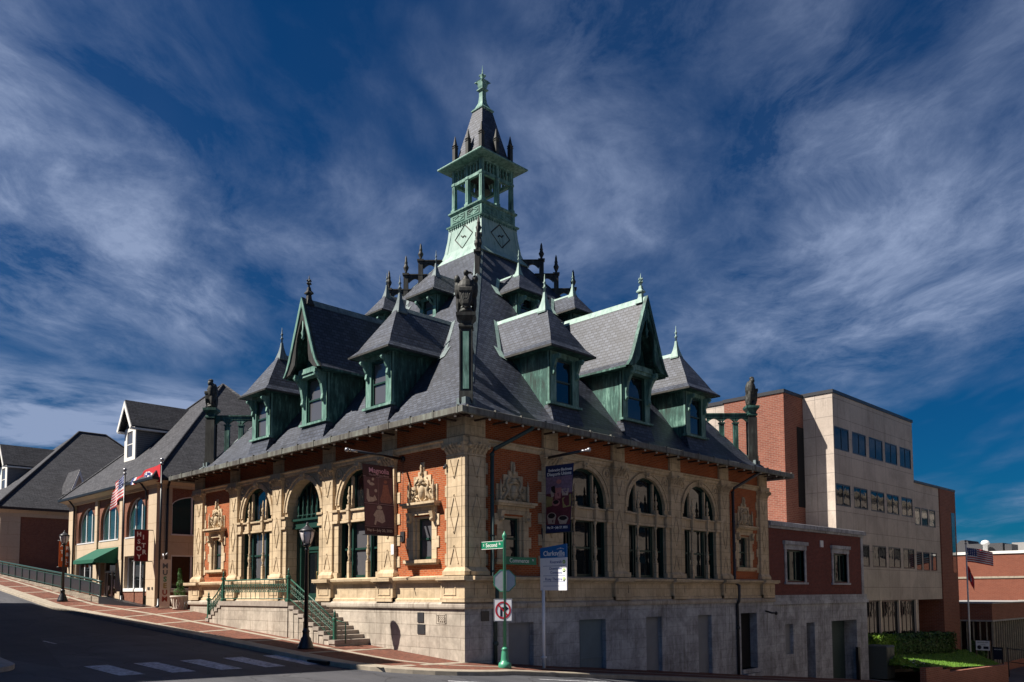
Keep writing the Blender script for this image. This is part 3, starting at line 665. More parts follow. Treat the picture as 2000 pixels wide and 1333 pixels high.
        mb = MB()
        for hw_, z0, z1 in ((.88, 5.87, 6.52), (.52, 6.52, 6.9), (.26, 6.9, 7.06), (.10, 7.06, 7.42)): mb.box(Fx, uc-hw_, uc+hw_, -.05, .05, z0, z1)
        for s in (-1, 1):
            mb.lathe([(.06, 5.87), (.06, 6.0), (.035, 6.05), (.065, 6.15), (.04, 6.3), (.055, 6.42), (.015, 6.7)], Fx(uc+s*.73, .12, 0), 7)
            S_ = [(.60, 5.95), (.42, 6.1), (.30, 6.32), (.42, 6.5), (.36, 6.68), (.18, 6.8)]; mb.tube([Fx(uc+s*a, .085, z) for a, z in S_], [.05, .06, .06, .06, .05, .04], 6)
            mb.tube([Fx(uc+s*a, .08, z) for a, z in [(.15, 5.94), (.3, 5.98), (.4, 6.08), (.3, 6.14), (.24, 6.05)]], .04, 5)
            mb.tube([Fx(uc+s*a, .08, z) for a, z in [(.48, 6.42), (.58, 6.36), (.55, 6.24), (.48, 6.28)]], .035, 5)
            mb.ball(Fx(uc+s*.5, .07, 6.02), .07, 6); mb.ball(Fx(uc+s*.28, .07, 6.78), .06, 6)
        mb.ball(Fx(uc, .04, 6.25), .2, 10, (.85, .85, 1.5)); mb.ball(Fx(uc, .08, 6.68), .13, 8); mb.tube([Fx(uc-.25, .09, 6.56), Fx(uc, .12, 6.62), Fx(uc+.25, .09, 6.56)], .04, 5)
        mb.lathe([(.05, 6.9), (.08, 7.0), (.04, 7.08), (.06, 7.2), (.02, 7.36)], Fx(uc, .1, 0), 7)
        mb.build('pediment', 'terracotta', ws)
        fm = MB(); dF = -.19
        for (a, b_, z0, z1) in ((-.44, -.36, 3.7, 5.3), (.36, .44, 3.7, 5.3), (-.36, .36, 3.7, 3.82), (-.36, .36, 5.22, 5.3), (-.36, .36, 4.46, 4.54)): fm.box(Fx, uc+a, uc+b_, dF-.06, dF, z0, z1)
        wf = fm.build('sash_window', 'green_paint', H); pn = MB(); pn.quad(Fx(uc-.44, dF-.04, 3.7), Fx(uc+.44, dF-.04, 3.7), Fx(uc+.44, dF-.04, 5.3), Fx(uc-.44, dF-.04, 5.3)); pn.build('pane', 'glass_blind' if fi == 0 else 'glass', wf, recalc=False)
# eaves
mb = MB(); mb.ring([(-.1, 9.02), (.0, 8.98), (1.06, 8.70), (1.06, 8.74), (.0, 9.06), (-.1, 9.1)], closed)
for Fx in (FA, FB):
    for k in range(26): u = -.6+k*.93; mb.box(Fx, u-.04, u+.04, .15, .98, 8.66, 8.72)
mb.build('soffit', 'soffit', H)
mb = MB(); mb.ring([(1.0, 8.68), (1.12, 8.62), (1.17, 8.66), (1.17, 8.87), (1.13, 8.89), (1.0, 8.86)], closed)
for Fx in (FA, FB):
    for k in range(19): u = -.9+k*1.32; mb.box(Fx, u-.025, u+.025, 1.1, 1.19, 8.64, 8.93)
mb.build('gutter', 'gutter_metal', H)
lm = None
for k in range(28):
    for Fx in (FA, FB):
        q = Fx(-.5+k*.85, .92, 8.63)
        if lm is None: mb = MB(); mb.ball((-11, 11, 0), .05, 6); lm = o = mb.build('sunlit_rafter_tip', 'white_paint', H)  # white balls for rafter ends in the sun, brightness put into the paint
        else: o = lm.copy(); COL.objects.link(o); o.parent = H
        o.location = q-H.location
# main roof
PROF = [(-1.15, 8.86), (-.6, 9.0), (0, 9.25), (.4, 9.58), (.8, 10.05), (1.2, 10.55), (1.7, 11.2), (9.5, 20.95)]
def rz(i):
    for (a, za), (b_, zb) in zip(PROF, PROF[1:]):
        if a <= i <= b_: return za+(zb-za)*(i-a)/(b_-a)
    return PROF[0][1] if i < PROF[0][0] else PROF[-1][1]
mb = MB(); rows = [[Vector((x, y, z)) for x, y in closed(-i)] for i, z in PROF]
for a, b_ in zip(rows, rows[1:]):
    for k in range(4): l = (k+1) % 4; mb.quad(a[k], a[l], b_[l], b_[k])
roof = mb.build('roof', 'slate', H, recalc=False)
mb = MB()
for (sx, cx0, cy0) in ((1, 0, 0), (-1, -L, 0), (1, 0, L)):
    dx, dy = (-1 if cx0 == 0 else 1), (1 if cy0 == 0 else -1)
    lv = [1.2, 1.7, 4., 6.5, 9.4] if (cx0, cy0) == (0, 0) else [.0, .4, .8, 1.2, 1.7, 9.4]
    wd = .30 if (cx0, cy0) == (0, 0) else .10
    for i0, i1 in zip(lv, lv[1:]):
        p0 = Vector((cx0+dx*i0, cy0+dy*i0, rz(i0)+.045)); p1 = Vector((cx0+dx*i1, cy0+dy*i1, rz(i1)+.045))
        mb.quad(p0, p1, p1+Vector((dx*wd, 0, -.02)), p0+Vector((dx*wd, 0, -.02))); mb.quad(p0, p1, p1+Vector((0, dy*wd, -.02)), p0+Vector((0, dy*wd, -.02)))
mb.build('hip_flashing', 'copper_grey', roof, recalc=False)
def finial(mb, c, z0, z1, s=1.):
    h = z1-z0
    mb.lathe([(.055*s, z0), (.05*s, z0+.25*h), (.12*s, z0+.30*h), (.05*s, z0+.36*h), (.045*s, z0+.5*h), (.10*s, z0+.56*h), (.04*s, z0+.62*h), (.03*s, z0+.8*h), (.006, z1)], c, 8)
def hip_dormer(Fx, uc, front, z_e, hw_e, hw_b, ap_i, ap_z, tip, zwin, hww, cop='copper', back=2.4):
    F = Fr(lambda u, d, z: Fx(uc+u, -d, z))   # d now = distance into the roof
    ei = front-.58; rb = 1.7+(ap_z-11.2)/1.25+.5; zb = rz(front)-.15
    mb = MB(); mb.box(F, -hw_b, hw_b, front+.16, front+back, zb, z_e+.02)
    ins = hww+.09
    mb.box(F, -hw_b, -ins, front, front+.16, zb, z_e); mb.box(F, ins, hw_b, front, front+.16, zb, z_e)
    mb.box(F, -ins, ins, front, front+.16, zwin[1]+.08, z_e); mb.box(F, -ins, ins, front, front+.16, zb, zwin[0]-.08)
    mb.c = 1
    for s in (-1, 1):
        a, b_ = sorted((s*(hw_b+.02), s*(ins+.0))); mb.box(F, a, b_, front-.03, front, zwin[0]-.1, z_e); 
        a, b_ = sorted((s*(hw_b+.02), s*(hw_b))); mb.box(F, a, b_, front-.03, front+.1, zwin[0]-.1, z_e)
    mb.box(F, -hw_b-.12, hw_b+.12, front-.14, front+.1, zwin[0]-.2, zwin[0]-.1)
    mb.box(F, -hw_b, hw_b, front-.05, front, z_e-.24, z_e)
    d_ = mb.build('dormer', [cop, 'copper_mid'], H)
    ap = MB(); zz = zwin[0]-.21
    ap.frus(F, (-hw_b-.06, hw_b+.06, front-.28, front+.3, rz(front-.28)-.05), (-hw_b, hw_b, front-.02, front+.3, zz)); ap.build('apron', 'slate', d_)
    # brackets
    for s in (-1, 1):
        br = MB(); u = s*(hw_b-.16); t_ = .065; h = min(1.0, (z_e-zwin[0])*.45)
        pr = [(0, z_e-.22), (-.40, z_e-.22), (-.42, z_e-.34), (-.26, z_e-.42), (-.15, z_e-.40-h*.3), (-.10, z_e-h*.8), (-.14, z_e-h), (-.08, z_e-h-.1), (0, z_e-h-.08)]
        br.prism([F(u-t_, front-.03+d, z) for d, z in pr], F(2*t_, 0, 0)-F(0, 0, 0)); br.ball(F(u, front-.36, z_e-.36), .085, 7); br.ball(F(u, front-.12, z_e-h-.02), .07, 7); br.build('bracket', 'copper_mid', d_)
    wm = MB(); f0 = front+.1
    for (a, b_, z0, z1) in ((-hww-.09, -hww, zwin[0]-.09, zwin[1]+.09), (hww, hww+.09, zwin[0]-.09, zwin[1]+.09), (-hww, hww, zwin[0]-.09, zwin[0]), (-hww, hww, zwin[1], zwin[1]+.09), (-hww, hww, sum(zwin)/2-.035, sum(zwin)/2+.035)): wm.box(F, a, b_, f0-.06, f0+.02, z0, z1)
    wm.build('window_frame', 'green_paint', d_); pn = MB(); pn.quad(F(-hww, f0, zwin[0]), F(hww, f0, zwin[0]), F(hww, f0, zwin[1]), F(-hww, f0, zwin[1])); pn.build('pane', 'glass_blind' if Fx is FA else 'glass', d_, recalc=False)
    # flared hipped roof
    k = hw_e/1.42; H_ = ap_z-z_e
    lv = [(hw_e, ei, z_e), (hw_e-.30*k, ei+.30*k, z_e+.13*H_), (hw_e-.52*k, ei+.52*k, z_e+.30*H_), (0, ap_i, ap_z)]
    rf = MB()
    for (a, i0, z0), (b_, i1, z1) in zip(lv, lv[1:]):
        for s in (-1, 1):
            rf.quad(F(s*a, i0, z0), F(s*a, rb, z0), F(s*b_, rb, z1), F(s*b_, i1, z1))
        rf.quad(F(-a, i0, z0), F(a, i0, z0), F(b_, i1, z1), F(-b_, i1, z1))
    rf.c = 1; rf.box(F, -hw_e+.03, hw_e-.03, ei+.03, rb-.3, z_e-.05, z_e-.012)
    rf.c = 2
    for s in (-1, 1): a, b_ = sorted((s*(hw_e-.05), s*(hw_e+.012))); rf.box(F, a, b_, ei-.012, rb-.3, z_e-.07, z_e+.012)
    rf.box(F, -hw_e+.05, hw_e-.05, ei-.012, ei+.05, z_e-.07, z_e+.012)
    rf.build('dormer_roof', ['slate', 'copper', 'copper_brown'], d_, recalc=False)
    fl = MB()
    for s in (-1, 1):
        v = Vector((s*.0, 0, 0)); w_ = .20*k
        fl.quad(F(0, ap_i, ap_z+.035), F(0, rb-.25, ap_z+.035), F(s*w_*.55, rb-.25, ap_z-w_*.85), F(s*w_*.55, ap_i+w_*.5, ap_z-w_*.85))
        # valley strip on the main roof
        i_e = 1.7+(z_e+.1-11.2)/1.25; i_r = 1.7+(ap_z-11.2)/1.25
        q = [(hw_e-.02, i_e), (hw_e+.16, i_e+.02), (.12, i_r+.1), (-.02, i_r)]
        fl.quad(*[F(s*a, i, rz(i)+.03) for a, i in q])
        fl.quad(F(s*(hw_e-.05), i_e-.3, rz(i_e-.3)+.12), F(s*(hw_e+.22), i_e-.1, rz(i_e-.1)+.05), F(s*(hw_e+.12), i_e+.35, rz(i_e+.35)+.05), F(s*(hw_e-.15), i_e+.2, rz(i_e+.2)+.08))
    fl.build('flashing', 'copper_grey' if Fx is FA else 'copper_pale', d_, recalc=False)
    fi_ = MB(); sc = k; c = F(0, ap_i+.12*k, 0); zb_ = ap_z-.18*k; hf = tip-zb_
    fi_.sq([(.24*sc, zb_-.12*k), (.25*sc, zb_-.06*k), (.13*sc, zb_+.20*hf), (.075*sc, zb_+.36*hf), (.05*sc, zb_+.5*hf)], c, R(45))
    finial(fi_, c, zb_+.48*hf, tip, .8*sc); fi_.build('finial', 'copper_grey' if Fx is FA else 'copper_pale', d_)
def gable_dormer(Fx, uc):
    F = Fr(lambda u, d, z: Fx(uc+u, -d, z)); front = .5; z_e = 12.6; hb = 1.05; zw = (10.42, 12.35); hw = .56
    mb = MB(); mb.box(F, -hb, hb, front+.16, 3.4, 9.5, z_e)
    mb.box(F, -hb, -.66, front, front+.16, 9.5, z_e); mb.box(F, .66, hb, front, front+.16, 9.5, z_e); mb.box(F, -.66, .66, front, front+.16, 9.5, zw[0]-.1); mb.box(F, -.66, .66, front, front+.16, zw[1]+.1, z_e)
    mb.prism([F(-1.0, front+.05, 12.6), F(1.0, front+.05, 12.6), F(.0, front+.05, 15.7)], F(0, .2, 0)-F(0, 0, 0))
    mb.c = 1
    for s in (-1, 1): a, b_ = sorted((s*(hb+.02), s*.66)); mb.box(F, a, b_, front-.04, front, zw[0]-.1, z_e); a, b_ = sorted((s*(hb+.02), s*hb)); mb.box(F, a, b_, front-.04, front+.1, zw[0]-.1, z_e)
    mb.box(F, -hb-.12, hb+.12, front-.15, front+.1, zw[0]-.2, zw[0]-.1); mb.box(F, -.8, .8, front-.36, front, 12.42, 12.56); mb.box(F, -.8, .8, front-.42, front, 12.56, 12.64); mb.box(F, -.8, .8, front-.40, front, 12.64, 12.8)
    d_ = mb.build('dormer', ['copper', 'copper_mid'], H)
    ap = MB(); ap.frus(F, (-hb-.06, hb+.06, front-.28, front+.3, rz(front-.28)-.05), (-hb, hb, front-.02, front+.3, zw[0]-.21)); ap.build('apron', 'slate', d_)
    for s in (-1, 1):
        br = MB(); u = s*.86; t_ = .085
        pr = [(0, 12.55), (-.55, 12.6), (-.56, 12.42), (-.34, 12.2), (-.20, 11.95), (-.12, 11.5), (-.15, 11.25), (-.08, 11.15), (0, 11.15)]
        br.prism([F(u-t_, front-.04+d, z) for d, z in pr], F(2*t_, 0, 0)-F(0, 0, 0)); br.ball(F(u, front-.46, 12.40), .14, 7); br.ball(F(u, front-.14, 11.26), .10, 7); br.build('bracket', 'copper_mid', d_)
    wm = MB(); f0 = front+.1
    for (a, b_, z0, z1) in ((-hw-.1, -hw, zw[0]-.1, zw[1]+.1), (hw, hw+.1, zw[0]-.1, zw[1]+.1), (-hw, hw, zw[0]-.1, zw[0]), (-hw, hw, zw[1], zw[1]+.1), (-hw, hw, 11.35, 11.42)): wm.box(F, a, b_, f0-.06, f0+.02, z0, z1)
    wm.build('window_frame', 'green_paint', d_); pn = MB(); pn.quad(F(-hw, f0, zw[0]), F(hw, f0, zw[0]), F(hw, f0, zw[1]), F(-hw, f0, zw[1])); pn.build('pane', 'glass_blind' if Fx is FA else 'glass', d_, recalc=False)
    lv = [(1.52, 12.55), (1.28, 12.82), (1.06, 13.3), (0, 16.0)]; i0, i1 = -.12, 6.2
    rf = MB()
    for (a, z0), (b_, z1) in zip(lv, lv[1:]):
        for s in (-1, 1): rf.quad(F(s*a, i0, z0), F(s*a, i1, z0), F(s*b_, i1, z1), F(s*b_, i0, z1))
    rf.c = 1
    for (a, z0), (b_, z1) in zip(lv, lv[1:]):
        for s in (-1, 1): rf.quad(F(s*a, i0+.02, z0-.05), F(s*a, i1, z0-.05), F(s*b_*.97, i1, z1-.1), F(s*b_*.97, i0+.02, z1-.1))
    for s in (-1, 1): a, b_ = sorted((s*1.46, s*1.535)); rf.box(F, a, b_, i0, 4, 12.47, 12.562); a, b_ = sorted((s*1.05, s*1.5)); rf.box(F, a, b_, i0+.3, 4, 12.48, 12.52)
    rf.build('dormer_roof', ['slate', 'copper'], d_, recalc=False)
    out = [(1.56, 12.53), (1.31, 12.84), (1.09, 13.32), (.72, 14.26), (.36, 15.18), (.16, 15.7), (0, 16.06)]
    inn = [(1.02, 12.62), (.62, 12.98), (.54, 13.35), (.52, 13.75), (.44, 14.2), (.20, 14.75), (0, 15.0)]
    bb = MB()
    for s in (-1, 1): bb.band([F(s*a, i0-.10, z) for a, z in out], [F(s*a, i0-.10, z) for a, z in inn], F(0, .12, 0)-F(0, 0, 0))
    bb.c = 1
    for s in (-1, 1):
        bb.band([F(s*a, i0-.16, z) for a, z in out], [F(s*max(0, a-.13), i0-.16, z-.1 if a < 1.2 else z+.02) for a, z in out], F(0, .062, 0)-F(0, 0, 0))
    bb.lathe([(.02, 14.05), (.09, 14.15), (.05, 14.25), (.1, 14.4), (.04, 14.55), (.04, 15.1)], F(0, i0-.04, 0), 8)
    bb.build('bargeboard', ['copper_brown' if Fx is FA else 'copper', 'copper_mid' if Fx is FA else 'copper'], d_, recalc=False)
    fl = MB()
    for s in (-1, 1):
        fl.quad(F(0, i0, 16.04), F(0, 5.7, 16.04), F(s*.12, 5.7, 15.74), F(s*.12, i0, 15.74))
        i_e, i_r = 1.7+(12.7-11.2)/1.25, 1.7+(16-11.2)/1.25
        fl.quad(*[F(s*a, i, rz(i)+.03) for a, i in ((1.5, i_e), (1.7, i_e), (.14, i_r+.1), (-.02, i_r))])
    fl.build('flashing', 'copper_grey' if Fx is FA else 'copper_pale', d_, recalc=False)
    fn = MB(); c = F(0, .12, 0); fn.sq([(.20, 15.75), (.18, 15.8), (.10, 16.05), (.08, 16.3)], c)
    fn.sq([(.15, 16.28), (.16, 16.33), (.08, 16.45), (.06, 16.6)], c); fn.lathe([(.05, 16.6), (.04, 16.75), (.09, 16.8), (.04, 16.86), (.03, 17.0), (.004, 17.2)], c, 8)
    for z in (16.78, 16.92):
        for k in range(4): a = math.pi/2*k; fn.ball(c+Vector((math.cos(a)*.09, math.sin(a)*.09, z)), .045, 5)
    fn.build('finial', 'copper_brown' if Fx is FA else 'copper_pale', d_)
for Fx in (FA, FB):
    for uc in (6.0, 16.0): hip_dormer(Fx, uc, .5, 12.48, 1.42, .90, 1.45, 14.75, 16.2, (10.38, 12.1), .43)
    gable_dormer(Fx, 11.0)
    for uc in (8.95, 13.05): hip_dormer(Fx, uc, 5.55, 17.05, 1.06, .62, 5.95, 18.3, 19.5, (16.0, 16.85), .30, back=1.6)
# hip piers with arcades and the stepped posts above
def diag(cx0, cy0):
    dx, dy = (-1 if cx0 == 0 else 1), (1 if cy0 == 0 else -1); q = math.sqrt(.5)
    return Fr(lambda i, s, z: (cx0+dx*i+q*s*dy, cy0+dy*i-q*s*dx, z))
q2 = math.sqrt(.5)
EAG = []
for cx0, cy0 in ((0, 0), (-L, 0), (0, L)):
    F = diag(cx0, cy0); near = (cx0, cy0) == (0, 0); tz = .16 if near else 0
    # i runs in plan inset; along-hip metres are i*sqrt2, so widths in i are divided by sqrt2
    mb = MB(); I = .45; h = .2*q2
    mb.box(F, I-h, I+h, -.2, .2, 9.4, 12.05+tz)
    mb.c = 1; mb.box(F, I-h-.02, I-h, -.11, .11, 9.95, 11.95+tz)
    mb.c = 0
    for s in (-1, 1): a, b_ = sorted((s*.2, s*.24)); mb.box(F, I-h-.03, I+h+.03, a, b_, 9.4, 12.02+tz)
    mb.box(F, I-h-.05, I+h+.05, -.25, .25, 9.45, 9.86)
    mb.c = 2; 
    mb.box(FW, *sorted((cx0+(-1 if cx0 == 0 else 1)*(I-.30), cx0+(-1 if cx0 == 0 else 1)*(I+.2))), *sorted((cy0+(1 if cy0 == 0 else -1)*(I-.30), cy0+(1 if cy0 == 0 else -1)*(I+.2))), 9.15, 9.62)
    pr_ = mb.build('hip_pier', ['copper_brown', 'copper_mid' if near else 'copper_brown', 'copper_grey'], H)
    c = F(I, 0, 0); cm = MB(); cm.sq([(.2, 12.05+tz), (.27, 12.12+tz), (.27, 12.2+tz), (.21, 12.24+tz), (.23, 12.35+tz), (.36, 12.52+tz), (.37, 12.64+tz), (.3, 12.66+tz)], c, R(0)); cm.build('capital', 'copper_brown' if near else 'copper', pr_)
    EAG.append((c, 12.66+tz, Vector((1 if cx0 == 0 else -1, -1 if cy0 == 0 else 1, 0)).normalized()))
    ar = MB(); ar.box(F, I+h, 2.75, -.11, .11, 12.02, 12.2); ar.box(F, I+h, 2.75, -.15, .15, 12.2, 12.26)
    for ip in (1.08, 1.62): ar.box(F, ip-.09, ip+.09, -.10, .10, rz(ip)-.2, 11.75); ar.box(F, ip-.12, ip+.12, -.13, .13, 11.68, 11.76)
    edges = [I+h, 1.08, 1.62, 2.2]
    for a, b_ in zip(edges, edges[1:]):
        m_ = (a+b_)/2; hwid = (b_-a)/2-.03
        top = [F(u, -.09, 12.02) for u in lin(a+.0, b_, 8)]; bot = [F(m_-hwid+2*hwid*k/8, -.09, 11.76+.22*math.sin(math.pi*k/8)) for k in range(9)]
        ar.band(top, bot, F(0, .18, 0)-F(0, 0, 0))
    ar.build('hip_arcade', 'copper' if not near else 'copper_brown', pr_)
    for (I2, zb, zt) in ((8.61, 20.95, 22.0), (8.03, 20.15, 21.3), (7.36, 19.3, 20.45)):
        up = MB(); up.box(F, I2-.09, I2+.09, -.12, .12, rz(I2)-.3, zb+.05); up.box(F, I2-.13, I2+.13, -.17, .17, zb-.0, zb+.1)
        up.box(F, I2+.08, I2+.85, -.09, .09, zb-.14, zb-.0); up.box(F, I2-.05, I2+.85, -.13, .13, zb-.0, zb+.055)
        m_ = I2+.36; hwid = .25
        up.band([F(m_-.3+.6*k/8, -.07, zb-.13) for k in range(9)], [F(m_-hwid+2*hwid*k/8, -.07, zb-.42+.24*math.sin(math.pi*k/8)) for k in range(9)], F(0, .14, 0)-F(0, 0, 0))
        hh = zt-zb-.1; z0 = zb+.1
        up.lathe([(.09, z0), (.06, z0+.1*hh), (.14, z0+.28*hh), (.155, z0+.36*hh), (.10, z0+.46*hh), (.08, z0+.55*hh), (.10, z0+.6*hh), (.07, z0+.68*hh), (.06, z0+.85*hh), (.015, z0+hh)], F(I2, 0, 0), 8)
        up.build('roof_post', 'copper_brown', H)
# belfry
BC = Vector((-10.93, 11.07, 0)); FBc = frame(BC, (1, 0, 0), (0, 1, 0))
SID = [frame(BC, (-1, 0, 0), (0, -1, 0)), frame(BC, (0, 1, 0), (1, 0, 0)), frame(BC, (1, 0, 0), (0, 1, 0)), frame(BC, (0, -1, 0), (-1, 0, 0))]
mb = MB(); mb.sq([(1.85, 20.6), (1.62, 20.98), (1.52, 21.3), (1.40, 22.1), (1.34, 22.72), (1.34, 22.75)], BC)
skirt = None
for F in SID:
    def at(u, z): 
        h = 1.52+(21.3-z)*.15 if z < 22.1 else 1.40-(z-22.1)*.095
        return F(u, h, z)
    mb.c = 1
    for p, q in (((-.72, 21.95), (0, 22.62)), ((0, 22.62), (.72, 21.95)), ((.72, 21.95), (0, 21.25)), ((0, 21.25), (-.72, 21.95))):
        a, b_ = at(*p), at(*q); mb.tube([a, b_], .035, 4, False)
    mb.tube([at(-.2, 21.85), at(-.05, 21.98), at(.05, 21.9), at(.22, 22.05)], .045, 4, False); mb.c = 0
    mb.tube([at(-1.25, 21.2), at(-1.1, 22.6)], .02, 4, False); mb.tube([at(1.25, 21.2), at(1.1, 22.6)], .02, 4, False)
bel = mb.build('belfry', ['copper_pale', 'copper_brown'], H)
mb = MB(); mb.sq([(1.36, 22.72), (1.44, 22.78), (1.46, 22.86), (1.34, 22.9), (1.28, 22.92), (1.28, 23.5), (1.33, 23.52), (1.38, 23.58), (1.38, 23.66), (1.2, 23.68)], BC)
for F in SID:
    for s in (-1, 1):
        for (a, b_, z0, z1) in ((.1, 1.1, 23.36, 23.41), (.1, 1.1, 23.02, 23.07), (.1, .15, 23.07, 23.36), (1.05, 1.1, 23.07, 23.36)): x, y = sorted((s*a, s*b_)); mb.box(F, x, y, 1.28, 1.31, z0, z1)
        for p, q in (((.2, 23.215), (.6, 23.36)), ((.6, 23.36), (1., 23.215)), ((1., 23.215), (.6, 23.07)), ((.6, 23.07), (.2, 23.215))): bar(mb, F, (s*p[0], p[1]), (s*q[0], q[1]), .05, 1.28, 1.31)
    for k in range(15): u = -1.26+k*.18; mb.box(F, u-.04, u+.04, 1.30, 1.42, 22.66, 22.74)
mb.build('belfry_parapet', 'copper_mid', bel)
fl_ = MB(); fl_.box(FBc, -1.25, 1.25, -1.25, 1.25, 23.5, 23.62); fl_.build('belfry_floor', 'copper', bel)
for sx in (-1, 0, 1):
    for sy in (-1, 0, 1):
        if sx == 0 and sy == 0: continue
        pm = MB(); c = BC+Vector((sx*1.12, sy*1.12, 0)); pm.sq([(.15, 23.64), (.15, 23.85), (.11, 23.9), (.10, 25.2), (.13, 25.25), (.13, 25.35), (.10, 25.4), (.10, 26.15)], c)
        for k in range(4): a = math.pi/2*k; pm.box(frame(c, (math.cos(a), math.sin(a), 0), (-math.sin(a), math.cos(a), 0)), -.03, .03, .1, .125, 24.0, 25.15)
        pm.build('belfry_post', 'copper_mid', bel)
mb = MB()
for F in SID:
    mb.box(F, -1.1, 1.1, 1.03, 1.21, 25.22, 25.42); mb.box(F, -1.15, 1.15, 1.02, 1.2, 26.0, 26.16)
    for k in range(9):
        u = -1.0+k*.25; mb.box(F, u-.035, u+.035, 1.05, 1.17, 25.42, 26.0); mb.ball(F(u, 1.11, 25.75), .085, 6)
mb.build('belfry_fretwork', 'copper_mid', bel)
mb = MB(); mb.box(FBc, -1.0, 1.0, -1.0, 1.0, 25.9, 25.95); mb.lathe([(.02, 25.9), (.1, 25.6), (.32, 25.35), (.42, 25.0), (.46, 24.9), (.4, 24.88)], BC, 12); mb.build('bell', 'copper_brown', bel)
mb = MB(); mb.sq([(1.2, 26.1), (1.80, 26.16), (1.82, 26.2), (1.80, 26.26), (1.15, 26.62), (1.0, 26.7)], BC); mb.build('belfry_eaves', 'copper_mid', bel)
mb = MB(); mb.sq([(1.14, 26.62), (.98, 27.0), (.66, 28.4), (.40, 29.6), (.39, 29.64)], BC); mb.build('spire', 'slate', bel)
for sx in (-1, 0, 1):
    for sy in (-1, 0, 1):
        if sx == 0 and sy == 0: continue
        pm = MB(); c = BC+Vector((sx*1.10, sy*1.10, 0)); pm.sq([(.11, 26.35), (.11, 27.45), (.14, 27.5), (.10, 27.56), (.14, 27.62), (.10, 27.66), (.085, 27.7), (.012, 28.2)], c); pm.build('pinnacle', 'copper_brown', bel)
mb = MB(); mb.sq([(.40, 29.55), (.46, 29.62), (.46, 29.68), (.30, 29.86), (.18, 30.15), (.14, 30.5), (.14, 30.82), (.24, 30.88), (.24, 30.94), (.15, 30.98), (.19, 31.1), (.24, 31.4), (.26, 31.44), (.10, 31.46)], BC)
mb.lathe([(.08, 31.44), (.12, 31.55), (.07, 31.62), (.16, 31.72), (.12, 31.82), (.05, 31.86), (.035, 32.0), (.005, 32.4)], BC, 8)
for k in range(4): a = math.pi/2*k+math.pi/4; mb.tube([BC+Vector((math.cos(a)*r_, math.sin(a)*r_, z)) for r_, z in ((.30, 31.3), (.38, 31.36), (.46, 31.33))], [.05, .05, .02], 5); mb.ball(BC+Vector((math.cos(a)*.14, math.sin(a)*.14, 31.78)), .07, 5)
mb.build('spire_finial', 'copper_mid', bel)
# downpipes
for (u, uo) in ((1.15, .05), (17.9+.35, .4)):
    mb = MB(); mb.tube([FB(u+1.35 if u < 2 else u+1.3, 1.05, 8.66), FB(u+1.3 if u < 2 else u+1.25, .95, 8.55), FB(u+.1, .22, 7.75), FB(u, .2, 7.6), FB(u, .2, 2.9), FB(u, .45, 2.75), FB(u, .45, 2.2), FB(u+.0, .42, 1.95), FB(u+.05, .3, 1.8), FB(u+.05, .3, -.4 if u < 2 else -1.8)], .075, 8)
    for z in (7.5, 6., 4.5, 3.2): mb.lathe([(.1, z), (.1, z+.06)], FB(u, .2, 0), 8)
    mb.ball(FB(u+.05, .32, .6), .11, 8)
    mb.build('downpipe', 'steel_dark' if u > 2 else 'door_green', H)
# plaques and date on the base
mb = MB(); mb.box(FA, 2.06, 2.42, D, D+.03, 1.35, 1.72); mb.box(FA, 1.98, 2.42, D, D+.03, .92, 1.28); mb.build('plaque', 'steel_dark', H)
mb = MB()
for (a, b_, z0, z1) in ((.78, 1.34, 1.64, 1.67), (.78, 1.34, 1.33, 1.36), (.78, .81, 1.33, 1.67), (1.31, 1.34, 1.33, 1.67)): mb.box(FA, a, b_, D-.0, D+.02, z0, z1)
mb.c = 1; text(mb, '1888', FA, 1.06, D+.01, 1.5, .30, sx=-.72, depth=.05, bold=.006); dsn = mb.build('date_stone', ['limestone', 'limestone'], H)
mb = MB(); mb.box(FB, .55, .95, D, D+.02, 1.42, 1.78); mb.build('plaque', 'steel_dark', H)
mb = MB(); mb.box(FA, .82, .92, 0.03, .2, 7.05, 7.15); mb.ball(FA(.9, .22, 7.03), .07, 7); mb.build('security_camera', 'steel_dark', H)
mb = MB(); mb.box(FA, 4.02, 4.2, .15, .17, 3.95, 4.35); mb.build('round_plaque', 'sign_white', H)
# entrance stair
st = MB(); Y0, Y1 = -1.85, .15
def sb(x0, x1, z0, z1, y0=Y0, y1=-.2): st.box(FW, x0, x1, y0, y1, z0, z1)
sb(-15.15, -9.1, .2, 1.90); st.c = 1; sb(-15.25, -9.0, 1.90, 2.1, Y0-.06)
n = 10
for k in range(n-1):
    z = 2.1-(k+1)*.163; x0 = -9.0+k*.385; st.c = 0; sb(x0-.05, x0+.385, -.3, z-.001, Y0+.03); st.c = 1; sb(x0-.02, x0+.42, z-.15, z, Y0-.02+.0005*k)
for k in range(5):
    z = 2.1-(k+1)*.165; x0 = -15.25-k*.30; st.c = 0; sb(x0-.30, x0+.02, .3, z-.001, Y0+.03); st.c = 1; sb(x0-.32, x0, z-.15, z, Y0-.02+.0005*k)
st.build('entrance_stairs', ['limestone', 'step_stone'], H)
